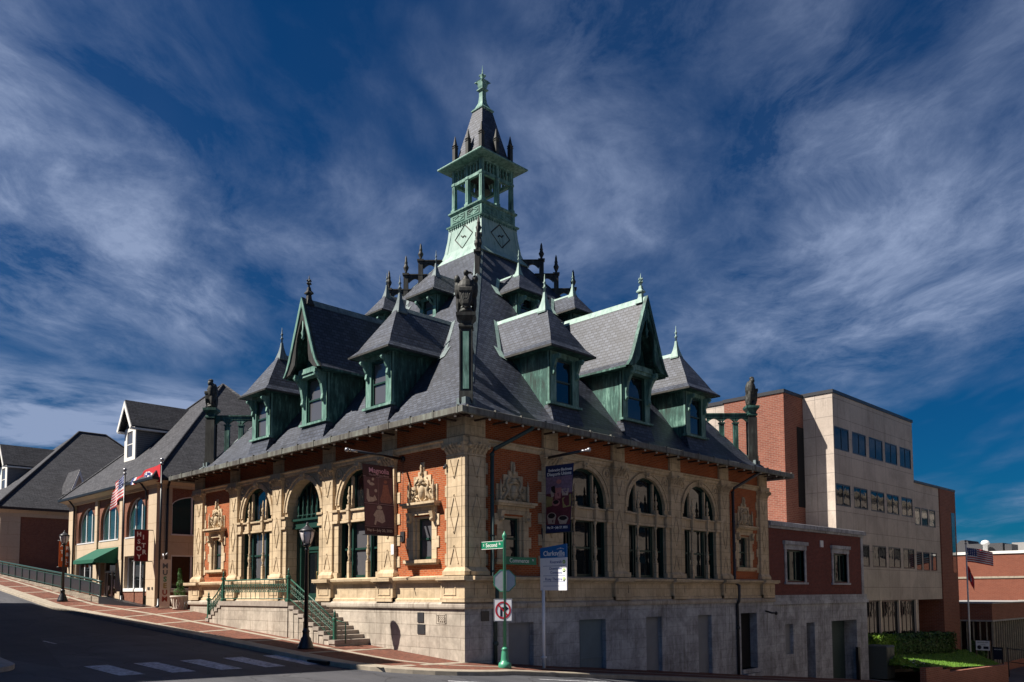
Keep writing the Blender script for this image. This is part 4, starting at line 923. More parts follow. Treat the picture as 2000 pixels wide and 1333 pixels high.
# ------------------------------------------------------------------ museum wing beside the customs house
XM, YM = -26.56, -.3
FM = frame((XM, YM, 0), (-1, 0, 0), (0, -1, 0)); FS = frame((XM, 0, 0), (0, 1, 0), (1, 0, 0))
M_ = thing('museum_building', 'red brick and beige museum building with arched windows, green awning and tall dark shingle roof', 'building', (-34.4, 7, 1.7))
WB = [(3.47, 1.55), (7.95, 1.65), (12.3, 1.7)]
mb = MB(); mb.c = 0
edges = [1.2, 5.65, 10.1, 14.45]
for (uc, hw), a, b_ in zip(WB, edges, edges[1:]): arch_wall(mb, FM, a, b_, 5.9, 8.7, uc, hw, 7.15, 1.25, 5.9, 0, -.25, 16)
mb.c = 1
gh = [(2.0, 5.1, 2.75, 4.8), (6.6, 9.3, 1.3, 4.55), (10.75, 14.1, 2.45, 4.6)]
wall_holes(mb, FM, 1.2, 14.45, 1.0, 5.9, gh, .03, -.3)
mb.c = 0; mb.box(FM, 1.25, 5.6, -.05, .05, 1.0, 2.6)
# side wall
arch_wall(mb, FS, .42, 6.2, 5.9, 9.0, 2.32, 1.89, 7.65, .68, 5.9, 0, -.14, 14); mb.c = 1; wall_holes(mb, FS, .42, 6.2, 1.0, 5.9, [(.45, 4.2, 2.72, 4.75)], .03, -.3); mb.c = 0
mb.box(FS, .45, 6, -.05, .05, 1.0, 2.55); mb.c = 2; mb.box(FS, .45, 6, -.05, .1, 2.55, 2.68); mb.box(FM, 1.25, 5.6, -.05, .1, 2.6, 2.74); mb.c = 0
mb.quad(FS(6.2, 0, 1), FS(14.7, 0, 1), FS(14.7, 0, 9.2), FS(6.2, 0, 9.2)); mb.quad((-42.2, -.3, 1), (-42.2, 14.7, 1), (-42.2, 14.7, 9.2), (-42.2, -.3, 9.2))
mb.c = 1
for a, b_ in ((0, 1.22), (14.42, 15.64)): mb.box(FM, a, b_, -.45, .14, .8, 8.75)
for a, b_ in ((5.42, 5.88), (9.87, 10.33)): mb.box(FM, a, b_, -.1, .13, 4.6, 8.75)
for a, b_ in ((5.3, 6.0), (9.75, 10.4)): mb.box(FM, a, b_, -.1, .12, 1., 4.6)
mb.box(FS, -.165, .43, -.5, .10, .8, 8.76)
mb.build('wall', ['brick_museum', 'stucco_beige', 'white_paint'], M_, recalc=False)
mb = MB(); ov = .62
def mrect(d): return [(XM+d, YM-d), (XM+d, 14.7+d), (-42.2-d, 14.7+d), (-42.2-d, YM-d)]
mb.ring([(-.2, 8.7), (.2, 8.7), (.22, 8.85), (ov-.1, 9.0), (ov, 9.02), (ov, 9.16), (-.2, 9.2)], mrect); mb.build('cornice', 'stucco_beige', M_)
mb = MB(); mb.ring([(ov-.02, 9.04), (ov+.08, 9.06), (ov+.1, 9.2), (ov-.02, 9.2)], mrect)
mb.build('gutter', 'iron_black', M_)
PK = Vector((-34.4, 7.2, 17.55))
mb = MB(); c4 = [Vector((x, y, 9.2)) for x, y in mrect(ov)]
for k in range(4): mb.quad(c4[k], c4[(k+1) % 4], PK)
mroof = mb.build('roof', 'shingle', M_, recalc=False)
mb = MB()
for k in (0, 1, 3): mb.tube([c4[k]+Vector((0, 0, .02)), PK+Vector((0, 0, .02))], .09, 5)
mb.build('hip_ridge', 'shingle', mroof)
def mwin(F, a, b_, z0, z1, nm, arch=None, mull=2, par=M_, d=-.2, gl='glass_sky'):
    fm = MB(); t_ = .09
    if arch:
        uc, hw, zs, rise = arch; archband(fm, F, uc, hw-.07, hw, zs, rise-.07, rise, d-.05, d+.03, 16); top = lambda u: zs+rise*math.sqrt(max(0, 1-((u-uc)/hw)**2))
        fm.box(F, a, a+t_, d-.05, d+.03, z0, zs); fm.box(F, b_-t_, b_, d-.05, d+.03, z0, zs); ap = arch_pts(*arch)
        pts = [(a, z0)]+ap+[(b_, z0)]
    else:
        top = lambda u: z1; fm.box(F, a, a+t_, d-.05, d+.03, z0, z1); fm.box(F, b_-t_, b_, d-.05, d+.03, z0, z1); fm.box(F, a, b_, d-.05, d+.032, z1-t_, z1); pts = [(a, z0), (a, z1), (b_, z1), (b_, z0)]
    fm.box(F, a-.04, b_+.04, d-.05, d+.26, z0-.02, z0+.06)
    for k in range(1, mull+1): u = a+(b_-a)*k/(mull+1); fm.box(F, u-.05, u+.05, d-.05, d+.03, z0, top(u))
    o = fm.build(nm, 'alu_white', par, recalc=False); pn = MB(); pn.add([F(u, d-.02, z) for u, z in pts], [tuple(range(len(pts)))]); pn.build('pane', gl, o, recalc=False)
for uc, hw in WB: mwin(FM, uc-hw, uc+hw, 5.92, 0, 'arched_window', (uc, hw, 7.15, 1.25))
mwin(FM, 2.0, 5.1, 2.75, 4.8, 'window', gl='glass'); mwin(FM, 10.75, 14.1, 2.45, 4.6, 'window', mull=2, gl='glass')
mwin(FS, .43, 4.21, 5.92, 0, 'arched_window', (2.32, 1.89, 7.65, .68), mull=2, gl='glass_sky', d=-.08); mwin(FS, .45, 4.2, 2.72, 4.75, 'window', mull=2, gl='glass_dark', d=-.06)
dm = MB()
for (a, b_, z0, z1) in ((6.6, 6.75, 1.5, 4.55), (9.15, 9.3, 1.5, 4.55), (6.75, 9.15, 3.85, 3.97), (7.87, 8.0, 1.5, 3.85), (7.05, 7.12, 1.5, 3.85), (8.75, 8.82, 1.5, 3.85), (6.75, 9.15, 1.5, 1.95)): dm.box(FM, a, b_, -.3, -.22, z0, z1)
do = dm.build('entrance_door', 'white_paint', M_); pn = MB(); pn.quad(FM(6.7, -.27, 1.5), FM(9.2, -.27, 1.5), FM(9.2, -.27, 4.55), FM(6.7, -.27, 4.55)); pn.build('pane', 'glass', do, recalc=False)
mb = MB(); mb.box(FM, 7.3, 7.5, -.215, -.21, 2.9, 3.4); mb.box(FM, 8.3, 8.55, -.215, -.21, 2.7, 3.0); mb.build('notice', 'letter_white', do)
aw = MB(); a, b_ = 6.1, 9.98
p = [FM(a, .05, 5.45), FM(b_, .05, 5.45), FM(b_, 1.5, 4.62), FM(a, 1.5, 4.62), FM(a, 1.5, 4.4), FM(b_, 1.5, 4.4), FM(a, .05, 4.4), FM(b_, .05, 4.4)]
aw.add(p, [(0, 1, 2, 3), (3, 2, 5, 4), (0, 3, 4, 6), (1, 2, 5, 7)]); aw.build('awning', 'awning', M_, recalc=False)
for ud, F in ((1.35, FM), (14.3, FM)):
    mb = MB(); mb.tube([FM(ud, ov+.02, 9.1), FM(ud, ov-.1, 8.95), FM(ud, .25, 8.6), FM(ud, .22, 8.4), FM(ud, .22, 1.2)], .06, 6); mb.build('downpipe', 'iron_black', M_)
mb = MB(); mb.tube([FS(.05, .62, 9.05), FS(.1, .3, 8.8), FS(.12, .2, 8.6), FS(.12, .2, 1.2)], .07, 6); mb.build('downpipe', 'iron_black', M_)
mb = MB(); mb.box(FM, .7, 1.0, .14, .17, 2.7, 2.85); mb.box(FM, .25, .4, .14, .17, 2.7, 2.85); mb.build('plaque', 'steel_dark', M_)
mb = MB(); mb.box(FM, 1.3, 1.42, .1, .25, 1., 2.35); mb.build('electric_box', 'door_green', M_)
def gabled_dormer(xc, yf, z0, z1, za, hw, wh, par, depth):
    F = Fr(lambda u, d, z: (xc+u, yf+d, z))
    mb = MB(); mb.box(F, -hw, hw, 0.0, depth, z0, z1); mb.prism([F(-hw, .0, z1), F(hw, .0, z1), F(0, .0, za-.25)], F(0, .1, 0)-F(0, 0, 0)); d_ = mb.build('dormer', 'siding', par)
    rf = MB()
    for s in (-1, 1): rf.band([F(0, -.45, za), F(0, depth+3, za)], [F(s*(hw+.35), -.45, z1-.12), F(s*(hw+.35), depth+3, z1-.12)], (0, 0, .1))
    rf.build('dormer_roof', 'shingle', d_)
    tr = MB()
    for s in (-1, 1):
        tr.band([F(0, -.5, za+.02), F(s*(hw+.36), -.5, z1-.10)], [F(0, -.5, za-.42), F(s*(hw+.18), -.5, z1-.26)], F(0, .06, 0)-F(0, 0, 0)); a, b_ = sorted((s*(hw+.02), s*(hw+.33))); tr.box(F, a, b_, -.45, depth, z1-.26, z1-.14)
        a, b_ = sorted((s*wh, s*(hw+.02))); tr.box(F, a, b_, -.06, .02, z0, z1)
    tr.box(F, -wh, wh, -.06, 0, z0, z0+.25); tr.box(F, -wh, wh, -.06, 0, z1-.25, z1); tr.box(F, -wh, wh, -.04, 0, (z0+z1)/2-.03, (z0+z1)/2+.03); tr.build('trim', 'white_paint', d_)
    pn = MB(); pn.quad(F(-wh, -.02, z0), F(wh, -.02, z0), F(wh, -.02, z1), F(-wh, -.02, z1)); pn.build('pane', 'glass_blind', d_, recalc=False)
gabled_dormer(-35.75, 1.35, 11.5, 13.75, 15.55, .95, .48, M_, 3.2)
# back wing
B_ = thing('gallery_building', 'far left brick and beige gallery wing with long dark hipped roof and white trimmed dormer', 'building', (-69, 9, 2))
def wrect(d): return [(-60+d, -.5-d), (-60+d, 19.7+d), (-78-d, 19.7+d), (-78-d, -.5-d)]
mb = MB(); mb.ring([(-.4, 1), (0, 1), (0, 9.4), (-.4, 9.4)], wrect); mb.c = 1
FWg = frame((-60, 0, 0), (0, 1, 0), (1, 0, 0)); mb.box(FWg, -.62, .95, -.3, .12, 1, 9.4); mb.box(frame((-60, -.5, 0), (-1, 0, 0), (0, -1, 0)), 0, 1.4, -.3, .12, 1, 9.4)
mb.ring([(-.2, 9.3), (.14, 9.3), (.16, 9.6), (.6, 9.85), (.6, 10.0), (-.2, 10.05)], wrect); mb.build('wall', ['brick_museum', 'stucco_beige'], B_)
c4 = [Vector((x, y, 10.05)) for x, y in wrect(.62)]; r1, r2b = Vector((-69, 8.3, 19.1)), Vector((-69, 10.9, 19.1))
mb = MB(); mb.quad(c4[0], c4[1], r2b, r1); mb.quad(c4[1], c4[2], r2b); mb.quad(c4[2], c4[3], r1, r2b); mb.quad(c4[3], c4[0], r1)
ro = mb.build('roof', 'shingle', B_, recalc=False)
mb = MB(); mb.tube([c4[0]+Vector((0, 0, .03)), r1+Vector((0, 0, .03)), r2b+Vector((0, 0, .03)), c4[1]], .12, 5); mb.build('hip_ridge', 'shingle', ro)
mb = MB(); mb.ring([(.58, 9.85), (.7, 9.87), (.72, 10.08), (.58, 10.06)], wrect); mb.build('gutter', 'iron_black', B_)
gabled_dormer(-69, 1.7, 12.2, 14.9, 16.9, 1.2, .6, B_, 4)
mb = MB(); mb.prism([(-58.95, 4.75, 11.7), (-58.95, 5.95, 11.7), (-58.95, 5.35, 13.5)], (-.4, 0, 0)); mb.c = 1
for s in (-1, 1): mb.band([(-58.85, 5.35, 13.8), (-58.85, 5.35+s*.78, 11.6)], [(-58.85, 5.35, 13.35), (-58.85, 5.35+s*.55, 11.6)], (-.1, 0, 0))
mb.c = 2
for s in (-1, 1): mb.band([(-58.9, 5.35, 13.82), (-58.9, 5.35+s*.8, 11.6)], [(-62, 5.35, 13.82), (-62, 5.35+s*.8, 11.6)], (0, 0, .05))
mb.build('small_gable', ['stucco_beige', 'white_paint', 'shingle'], B_, recalc=False)
# ramp wall and rail
rp = thing('ramp_railing', 'green handrail on a low stone ramp wall beside the far brick pavement', 'railing', (-42, -1.9, 2.8))
mb = MB(); X = lin(-56, -31.2, 25)
def zr(x): return 2.36+.081*(-32.6-x) if x < -32.6 else 2.36-.12*(x+32.6)
mb.band([(x, -1.9, zr(x)-.02) for x in X], [(x, -1.9, G(x, -1.9)-.3) for x in X], (0, .3, 0)); mb.build('low_wall', 'paver_wall', rp)
mb = MB(); mb.tube([(x, -1.8, zr(x)+1.0) for x in X if x < -31], .075, 6); mb.tube([(x, -1.8, zr(x)+.83) for x in X], .04, 6); mb.tube([(x, -1.8, zr(x)+.1) for x in X], .04, 6); mb.build('handrail', 'green_paint', rp)
for k in range(14): x = -55.5+k*1.86; mb = MB(); mb.box(FW, x-.035, x+.035, -1.84, -1.76, zr(x)-.03, zr(x)+1.0); mb.build('rail_post', 'green_paint', rp)
mb = MB(); mb.band([(x, -1.8, zr(x)+.8) for x in X], [(x, -1.8, zr(x)+.14) for x in X], (0, .02, 0)); mb.build('mesh_panel', 'iron_black', rp)
mb = MB(); mb.prism([(-31.2, -1.95, 1.6), (-31.2, -1.95, 2.3), (-26.8, -1.0, 1.75), (-26.8, -1.0, 1.4)], (0, .5, 0)); tag(mb.build('planter_kerb', 'iron_black'), 'low dark kerb running down from the ramp wall toward the museum corner', 'kerb')
# ------------------------------------------------------------------ annex
A_ = thing('annex_building', 'low dark red brick annex on a shaded stone base with a garage door', 'building', (-4, 28.5, -2.5))
y0, y1 = L+.24, 34.85
mb = MB(); wh = [(24.25, 26.45, 3.02, 4.8), (30.35, 32.35, 3.02, 4.76)]
wall_holes(mb, FB, y0, y1, 2.2, 5.95, wh, 0, -.3); mb.box(FW, -8, -.02, y1-.3, y1, 2.2, 5.95); mb.build('brick_wall', 'brick_purple', A_, recalc=False)
mb = MB(); ho = [(23.7, 24.65, -1.06, .61), (26.3, 27.35, -4, .62), (29.65, 33.3, -4, .63)]
wall_holes(mb, FB, y0, y1+.15, -4.5, 1.72, ho, .12, -.75); mb.quad((.12, y1+.15, -4.5), (-8, y1+.15, -4.5), (-8, y1+.15, 1.72), (.12, y1+.15, 1.72))
mb.box(FB, y0, y1+.22, -.1, .22, 1.72, 1.92); mb.box(FB, y0, y1+.16, -.1, .14, 1.92, 2.24); mb.build('stone_base', 'limestone_shaded', A_, recalc=False)
mb = MB(); mb.box(FB, y0-.02, y1+.22, -.2, .20, 6.08, 6.3); mb.box(FB, y0, y1+.1, -.2, .08, 5.95, 6.08); mb.build('parapet_coping', 'limestone_shaded', A_)
mb = MB(); mb.box(FB, y0, y1+.15, -.35, .12, 6.3, 6.35); mb.box(FW, -8, -.3, y0, y1, 6.0, 6.12); mb.build('flat_roof', 'alu_white', A_)
mb = MB(); mb.box(FB, 34.55, 34.9, -.2, .03, 2.24, 5.95); mb.build('corner_strip', 'limestone_shaded', A_)
for a, b_, z0, z1 in wh:
    mb = MB()
    mb.box(FB, a-.2, a, -.25, .06, z0-.06, z1+.02); mb.box(FB, b_, b_+.2, -.25, .06, z0-.06, z1+.02); mb.box(FB, a-.26, b_+.26, -.2, .08, z1+.02, z1+.3); mb.box(FB, a-.34, b_+.34, -.2, .16, z1+.3, z1+.5); mb.box(FB, a-.3, b_+.3, -.25, .12, z0-.18, z0-.06)
    su = mb.build('window_surround', 'limestone_shaded', A_)
    fm = MB()
    for k in range(4): u = a+(b_-a)*k/3; fm.box(FB, u-.05, u+.05, -.24, -.16, z0-.06, z1)
    fm.box(FB, a, b_, -.24, -.155, z0-.06, z0+.08); fm.box(FB, a, b_, -.24, -.155, z1-.08, z1); o = fm.build('window', 'green_paint', A_)
    pn = MB(); pn.quad(FB(a, -.22, z0), FB(b_, -.22, z0), FB(b_, -.22, z1), FB(a, -.22, z1)); pn.build('pane', 'glass_office', o, recalc=False)
mb = MB(); mb.box(FB, 29.65, 33.3, -.8, -.7, -4, .63)
for k in range(9): mb.box(FB, 29.7, 33.25, -.7, -.68, -3.2+k*.42, -2.83+k*.42)
mb.build('garage_door', 'door_green', A_)
mb = MB(); mb.box(FB, 23.7, 24.65, -.15, -.08, -1.06, .61); mb.build('blocked_opening', 'blind_panel', A_)
mb = MB(); mb.box(FB, 26.3, 27.35, -.72, -.6, -4, .62); mb.build('doorway', 'dark_void', A_)
mb = MB(); mb.box(FB, 33.0, 33.25, .125, .3, -4, -1.1); mb.build('pipe_guard', 'iron_black', A_)
mb = MB(); mb.tube([FB(21.3, .25, 1.4), FB(21.3, .6, 1.3), FB(21.5, .7, 1.3)], .05, 5); mb.ball(FB(21.55, .72, 1.28), .1, 6); tag(mb.build('wall_lamp', 'iron_black'), 'small dark lamp bracket on the shaded stone base near the annex', 'lamp')
mb = MB(); mb.box(FB, 28.6, 29.0, .0, .05, 5.1, 5.5); mb.build('vent', 'alu_white', A_)
# ------------------------------------------------------------------ office block
O_ = thing('office_building', 'four storey beige panel office block with dark window bands and a red brick stair tower', 'building', (-8, 46, -3))
XO, YO = -3., 37.86
FO = frame((XO, 0, 0), (0, 1, 0), (1, 0, 0))
ups = [(37.98, 40.5), (41.05, 43.6), (44.15, 46.85), (47.3, 49.85), (50.4, 52.9)]
hol = [(a, b_, z0, z1) for a, b_ in ups for z0, z1 in ((12.62, 14.28), (8.55, 10.15), (4.25, 5.92))]+[(37.95, 52.9, -2.2, 1.72)]
mb = MB(); wall_holes(mb, FO, YO, 53.38, -5, 16.65, hol, 0, -.25)
mb.quad((XO, YO, -4), (-12, YO, -4), (-12, YO, 16.65), (XO, YO, 16.65)); mb.quad((XO, 53.38, 9), (-14, 53.38, 9), (-14, 53.38, 16.65), (XO, 53.38, 16.65)); mb.quad((XO, YO, 16.6), (-14, YO, 16.6), (-14, 53.38, 16.6), (XO, 53.38, 16.6))
hs2 = [(53.45+k*1.82, 55.05+k*1.82, z0, z1) for k in range(3) for z0, z1 in ((8.0, 9.55), (4.15, 5.76))]
wall_holes(mb, FO, 53.38, 59.7, 1.7, 11.6, hs2, -.12, -.35); mb.quad((XO-.12, 53.38, 11.55), (-14, 53.38, 11.55), (-14, 63.9, 11.55), (XO-.12, 63.9, 11.55)); mb.quad((XO-.12, 53.38, 1.7), (-12, 53.38, 1.7), (-12, 59.7, 1.7), (XO-.12, 59.7, 1.7))
mb.build('panel_wall', 'panel_beige', O_, recalc=False)
mb = MB(); mb.box(FW, -9.98, -5.23, 34.9, YO-.01, -3, 16.55); mb.build('brick_tower', 'brick_office', O_)
mb = MB(); mb.box(FW, -12, XO-.02, 59.7, 63.9, -5.5, 11.6); mb.quad((-6.5, 53.38, -5), (-6.5, 59.7, -5), (-6.5, 59.7, 1.7), (-6.5, 53.38, 1.7)); mb.quad((XO, 53.38, -5), (-6.5, 53.38, -5), (-6.5, 53.38, 1.7), (XO, 53.38, 1.7)); mb.build('brick_end_bay', 'brick_office', O_)
mb = MB(); mb.box(FW, -22, -9.99, 34.96, 50, -3, 16.5); mb.build('rear_block', 'panel_beige', O_)
cp = MB()
cp.box(FW, -10.05, -5.16, 34.83, YO, 16.55, 16.8); cp.box(FW, -14, XO+.07, YO-.07, 53.45, 16.66, 16.9); cp.box(FW, -14, XO+.0, 53.46, 63.97, 11.61, 11.8); cp.box(FW, -22, -10.06, 34.88, 50, 16.5, 16.76); cp.build('coping', 'steel_dark', O_)
mb = MB(); mb.box(FW, -5.23, -5.19, 36.8, 37.8, 8.5, 14.35); mb.build('louvre', 'dark_void', O_)
mb = MB(); mb.box(FO, 62.6, 63.5, -.03, .0, 4.1, 9.6); mb.build('slit_window', 'glass_sky', O_)
def owin(a, b_, z0, z1, d, n, gl):
    fm = MB(); t_ = .10
    fm.box(FO, a, a+t_, d-.06, d+.03, z0, z1); fm.box(FO, b_-t_, b_, d-.06, d+.03, z0, z1); fm.box(FO, a+t_, b_-t_, d-.06, d+.03, z0, z0+t_); fm.box(FO, a+t_, b_-t_, d-.06, d+.03, z1-t_, z1)
    for k in range(1, n): u = a+(b_-a)*k/n; fm.box(FO, u-.04, u+.04, d-.06, d+.028, z0+t_, z1-t_)
    o = fm.build('window', 'iron_black', O_); pn = MB(); pn.quad(FO(a, d, z0), FO(b_, d, z0), FO(b_, d, z1), FO(a, d, z1)); pn.build('pane', gl, o, recalc=False)
for a, b_ in ups:
    for z0, z1 in ((12.62, 14.28), (8.55, 10.15), (4.25, 5.92)): owin(a, b_, z0, z1, -.035, 2, 'glass_office')
for a, b_, z0, z1 in hs2: owin(a, b_, z0, z1, -.155, 1, 'glass_sky')
for k in range(4): owin(38.0+k*3.73, 41.6+k*3.73, -2.2, 1.70, -.16, 4, 'glass_office')
mb = MB()
for k in range(5): mb.box(FO, 37.95+k*3.73-.13, 37.95+k*3.73+.13, -.2, .02, -2.2, 1.7)
mb.build('mullion', 'panel_tan', O_)
# ------------------------------------------------------------------ far right
Sg = thing('school_building', 'long red brick building with white coping beyond the flagpole at the right', 'building', (10, 105, -5))
mb = MB(); mb.box(FW, -22, 13, 100, 130, -9, 7.15); mb.build('wall', 'brick_far', Sg)
mb = MB(); mb.box(FW, -22.2, 13, 99.85, 100.02, 7.15, 7.5); mb.box(FW, -22, 13, 100.02, 130, 7.15, 7.3); mb.build('coping', 'white_paint', Sg)
mb = MB(); mb.box(FW, -22, 13, 99.9, 100.1, 4.0, 4.25); mb.box(FW, -7, 13, 99.9, 100.1, 1.0, 1.25); mb.build('stone_band', 'concrete', Sg)
mb = MB(); mb.box(FW, -15.2, -9.5, 104, 110, 7.3, 8.75); mb.prism([(-15.2, 104, 8.75), (-13.6, 104, 8.75), (-13.8, 104, 9.3), (-14.6, 104, 9.3)], (0, 5, 0)); mb.box(FW, -9, -8.2, 103, 106, 7.3, 8.5); mb.build('rooftop_plant', 'far_grey', Sg)
mb = MB(); mb.lathe([(.3, 7.3), (.3, 8.5), (.55, 8.6), (.55, 8.8), (.4, 9.05), (.1, 9.15)], (-11.3, 103, 0), 12); mb.build('roof_vent', 'alu_white', Sg)
Ht = thing('hotel_building', 'pale distant block showing above the red brick building', 'building', (-4, 160, -5))
mb = MB(); mb.box(FW, -20, 10, 160, 175, -5, 13.2); mb.box(FW, -22.5, -12, 161, 175, -5, 11.6); mb.build('wall', 'far_pale', Ht)
mb = MB()
for k in range(8): mb.box(FW, -19+k*2.6, -17.6+k*2.6, 159.9, 160.1, 11.2, 12.2)
mb.build('window', 'far_grey', Ht)
Pv = thing('entrance_pavilion', 'low flat roofed brick pavilion with glazed walls behind the two notice boards', 'building', (-1, 70, -4.6))
mb = MB(); mb.box(FW, -9, -.9, 66, 86, -.3, 1.2); mb.build('fascia', 'brick_office', Pv)
mb = MB(); mb.box(FW, -9.1, -.8, 65.9, 86, 1.2, 1.32); mb.box(FW, -9, -.86, 65.95, 86, -.45, -.3); mb.build('coping', 'concrete_grey', Pv)
mb = MB()
for k in range(6): mb.box(FW, -3.75+k*.56, -3.65+k*.56, 66.2, 66.3, -5.5, -.45)
for k in range(24): mb.box(FW, -1.1, -1.0, 66.3+k*.75, 66.4+k*.75, -5.5, -.45)
mb.build('mullion', 'concrete', Pv); mb = MB(); mb.quad((-4, 66.35, -6), (-1.1, 66.35, -6), (-1.1, 66.35, -.4), (-4, 66.35, -.4)); mb.quad((-1.1, 66.35, -6), (-1.1, 86, -6), (-1.1, 86, -.4), (-1.1, 66.35, -.4)); mb.build('pane', 'glass', Pv, recalc=False)
mb = MB(); mb.box(FW, -1.06, -.95, 66.3, 86, -6.5, -4.4); mb.build('base_wall', 'brick_office', Pv)
# lawn, wall, hedges
LW = [(-2.95, 37, -1.85), (3.1, 35.4, -2.42), (3.1, 53.2, -3.36), (-2.95, 65, -3.05)]
def lawn(s, t): 
    a = Vector(LW[0]).lerp(Vector(LW[3]), t); b_ = Vector(LW[1]).lerp(Vector(LW[2]), t); return a.lerp(b_, s)
mb = MB(); mb.add([lawn(i/8, j/24) for j in range(25) for i in range(9)], [(j*9+i, j*9+i+1, j*9+i+10, j*9+i+9) for j in range(24) for i in range(8)], True)
struct(mb.build('lawn', 'grass_ground'))
rg = random.Random(11); mb = MB()
for _ in range(12000):
    p = lawn(rg.random(), rg.random()**1.0); a = rg.random()*6.28; h = rg.uniform(.05, .13); w_ = .018; q = Vector((math.cos(a), math.sin(a), 0)); b_ = Vector((rg.uniform(-.04, .04), rg.uniform(-.04, .04), h))
    mb.add([p-q*w_, p+q*w_, p+b_], [(0, 1, 2)])
g = mb.build('grass', 'grass_blade', recalc=False); g['kind'] = 'stuff'; g['label'] = 'short mown grass on the sloping lawn'; g['category'] = 'grass'
mb = MB(); ys = [35.4, 38.4, 38.4, 39.8, 39.8, 53.2]; zs = [-2.36, -2.5, -2.66, -2.75, -2.92, -3.28]
for k in (0, 2, 4): mb.band([(3.12, ys[k], zs[k]), (3.12, ys[k+1], zs[k+1])], [(3.12, ys[k], -8), (3.12, ys[k+1], -8)], (.38, 0, 0))
rw = mb.build('brick_retaining_wall', 'brick_office'); tag(rw, 'stepped red brick retaining wall below the lawn', 'wall')
mb = MB(); mb.add([(x, y, -5.35-.02*(y-55)) for y in lin(52, 90, 4) for x in lin(3.6, 15, 4)], [(j*5+i, j*5+i+1, j*5+i+6, j*5+i+5) for j in range(4) for i in range(4)]); struct(mb.build('green_court', 'green_court'))
def leaves(mb, fn, n, size, rg):
    for _ in range(n):
        p, out = fn(); a = Vector((rg.gauss(0, 1), rg.gauss(0, 1), rg.gauss(0, 1)+.4)).normalized(); nn = (out*1.0+a*.9).normalized(); t1 = nn.orthogonal().normalized(); t1.rotate(Matrix.Rotation(rg.random()*6.28, 3, nn)); t2 = nn.cross(t1); s = size*rg.uniform(.6, 1.4)
        mb.add([p-t1*s, p+t2*s*.5, p+t1*s, p-t2*s*.5], [(0, 1, 2, 3)])
def hedge(name, x0, x1, y0, y1, zb, zt, n, size, mat, label, seed, group=None):
    rg = random.Random(seed); mb = MB()
    def fn():
        u, v, w_ = rg.random(), rg.random(), rg.random(); f = rg.random()
        if f < .4: u = 1-rg.random()**3*.3
        elif f < .7: w_ = 1-rg.random()**3*.3
        elif f < .8: v = rg.choice((0.02, .98))
        p = Vector((x0+(x1-x0)*u, y0+(y1-y0)*v, 0)); bz = zb(p.y) if callable(zb) else zb
        lump = .16*noise.noise(p*1.4)+.1*noise.noise(p*3.1)
        p.z = bz+(zt(p.y)+lump*1.4-bz)*w_; p.x += lump*.8
        return p, Vector((u-.45, (v-.5)*.5, w_-.4)).normalized()
    leaves(mb, fn, n, size, rg); mb.box(FW, x0+.1, x1-.22, y0+.12, y1-.12, (zb(y0) if callable(zb) else zb)-1, min(zt(y0), zt(y1))-.22)
    return tag(mb.build(name, mat, recalc=False), label, 'hedge', group)
hedge('hedge', -2.9, -1.25, 40.2, 43.6, lambda y: -2.35-.03*(y-40), lambda y: -.75-.01*(y-40), 2600, .09, 'leaf_sunlit', 'bright sunlit yellow green hedge just past the annex corner', 3)
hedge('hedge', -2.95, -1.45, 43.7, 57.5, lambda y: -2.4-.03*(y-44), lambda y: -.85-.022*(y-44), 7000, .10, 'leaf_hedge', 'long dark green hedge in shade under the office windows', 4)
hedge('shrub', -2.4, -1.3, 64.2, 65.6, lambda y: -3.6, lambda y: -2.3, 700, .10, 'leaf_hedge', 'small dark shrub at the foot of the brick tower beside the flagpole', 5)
def bush(name, c, r, n, size, mat, label, seed, fl=0):
    rg = random.Random(seed); mb = MB(); c = Vector(c)
    def fn():
        d = Vector((rg.gauss(0, 1), rg.gauss(0, 1), abs(rg.gauss(0, 1)))).normalized(); k = rg.random()**.4; q = Vector((d.x*r[0], d.y*r[1], d.z*r[2]))*k*(1+.35*noise.noise(d*2+c)); return c+q, d
    leaves(mb, fn, n, size, rg)
    if fl:
        mb.c = 1
        for _ in range(fl): p, d = fn(); mb.ball(p+d*.05, .045, 5)
    return tag(mb.build(name, [mat, 'flag_white'], recalc=False), label, 'shrub')
bush('shrub', (1.2, 37.0, -2.4), (.7, .9, .62), 1500, .08, 'leaf_sunlit', 'leafy sunlit shrub spilling behind the utility cabinet', 21)
bush('flowering_shrub', (1.9, 38.0, -2.6), (.6, 1.4, .45), 1500, .07, 'leaf_sunlit', 'low shrub dotted with white flowers on the lawn edge', 22, 60)
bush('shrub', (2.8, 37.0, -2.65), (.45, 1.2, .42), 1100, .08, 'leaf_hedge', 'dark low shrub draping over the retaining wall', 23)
uc_ = thing('utility_cabinet', 'dark green metal utility cabinet beside the annex corner', 'cabinet', (.2, 36.7, -3))
mb = MB(); mb.box(FW, -.45, .9, 36.0, 37.3, -3.3, -1.25); mb.frus(FW, (-.5, .95, 35.95, 37.35, -1.25), (-.45, .85, 36, 37.3, -1.15)); mb.build('body', 'cabinet', uc_)
mb = MB(); mb.box(FW, .9, .92, 36.1, 36.62, -3.1, -1.35); mb.box(FW, .9, .92, 36.68, 37.2, -3.1, -1.35); mb.build('door', 'cabinet', uc_); mb = MB(); mb.box(FW, .92, .95, 36.74, 36.95, -2.15, -1.95); mb.build('latch', 'sign_white', uc_)
mb = MB(); mb.add([(x, y, G(x, y)+.02) for x, y in ((-1, 35.1), (2.2, 35.1), (2.2, 38), (-1, 38))], [(0, 1, 2, 3)]); struct(mb.build('path', 'concrete_grey'))
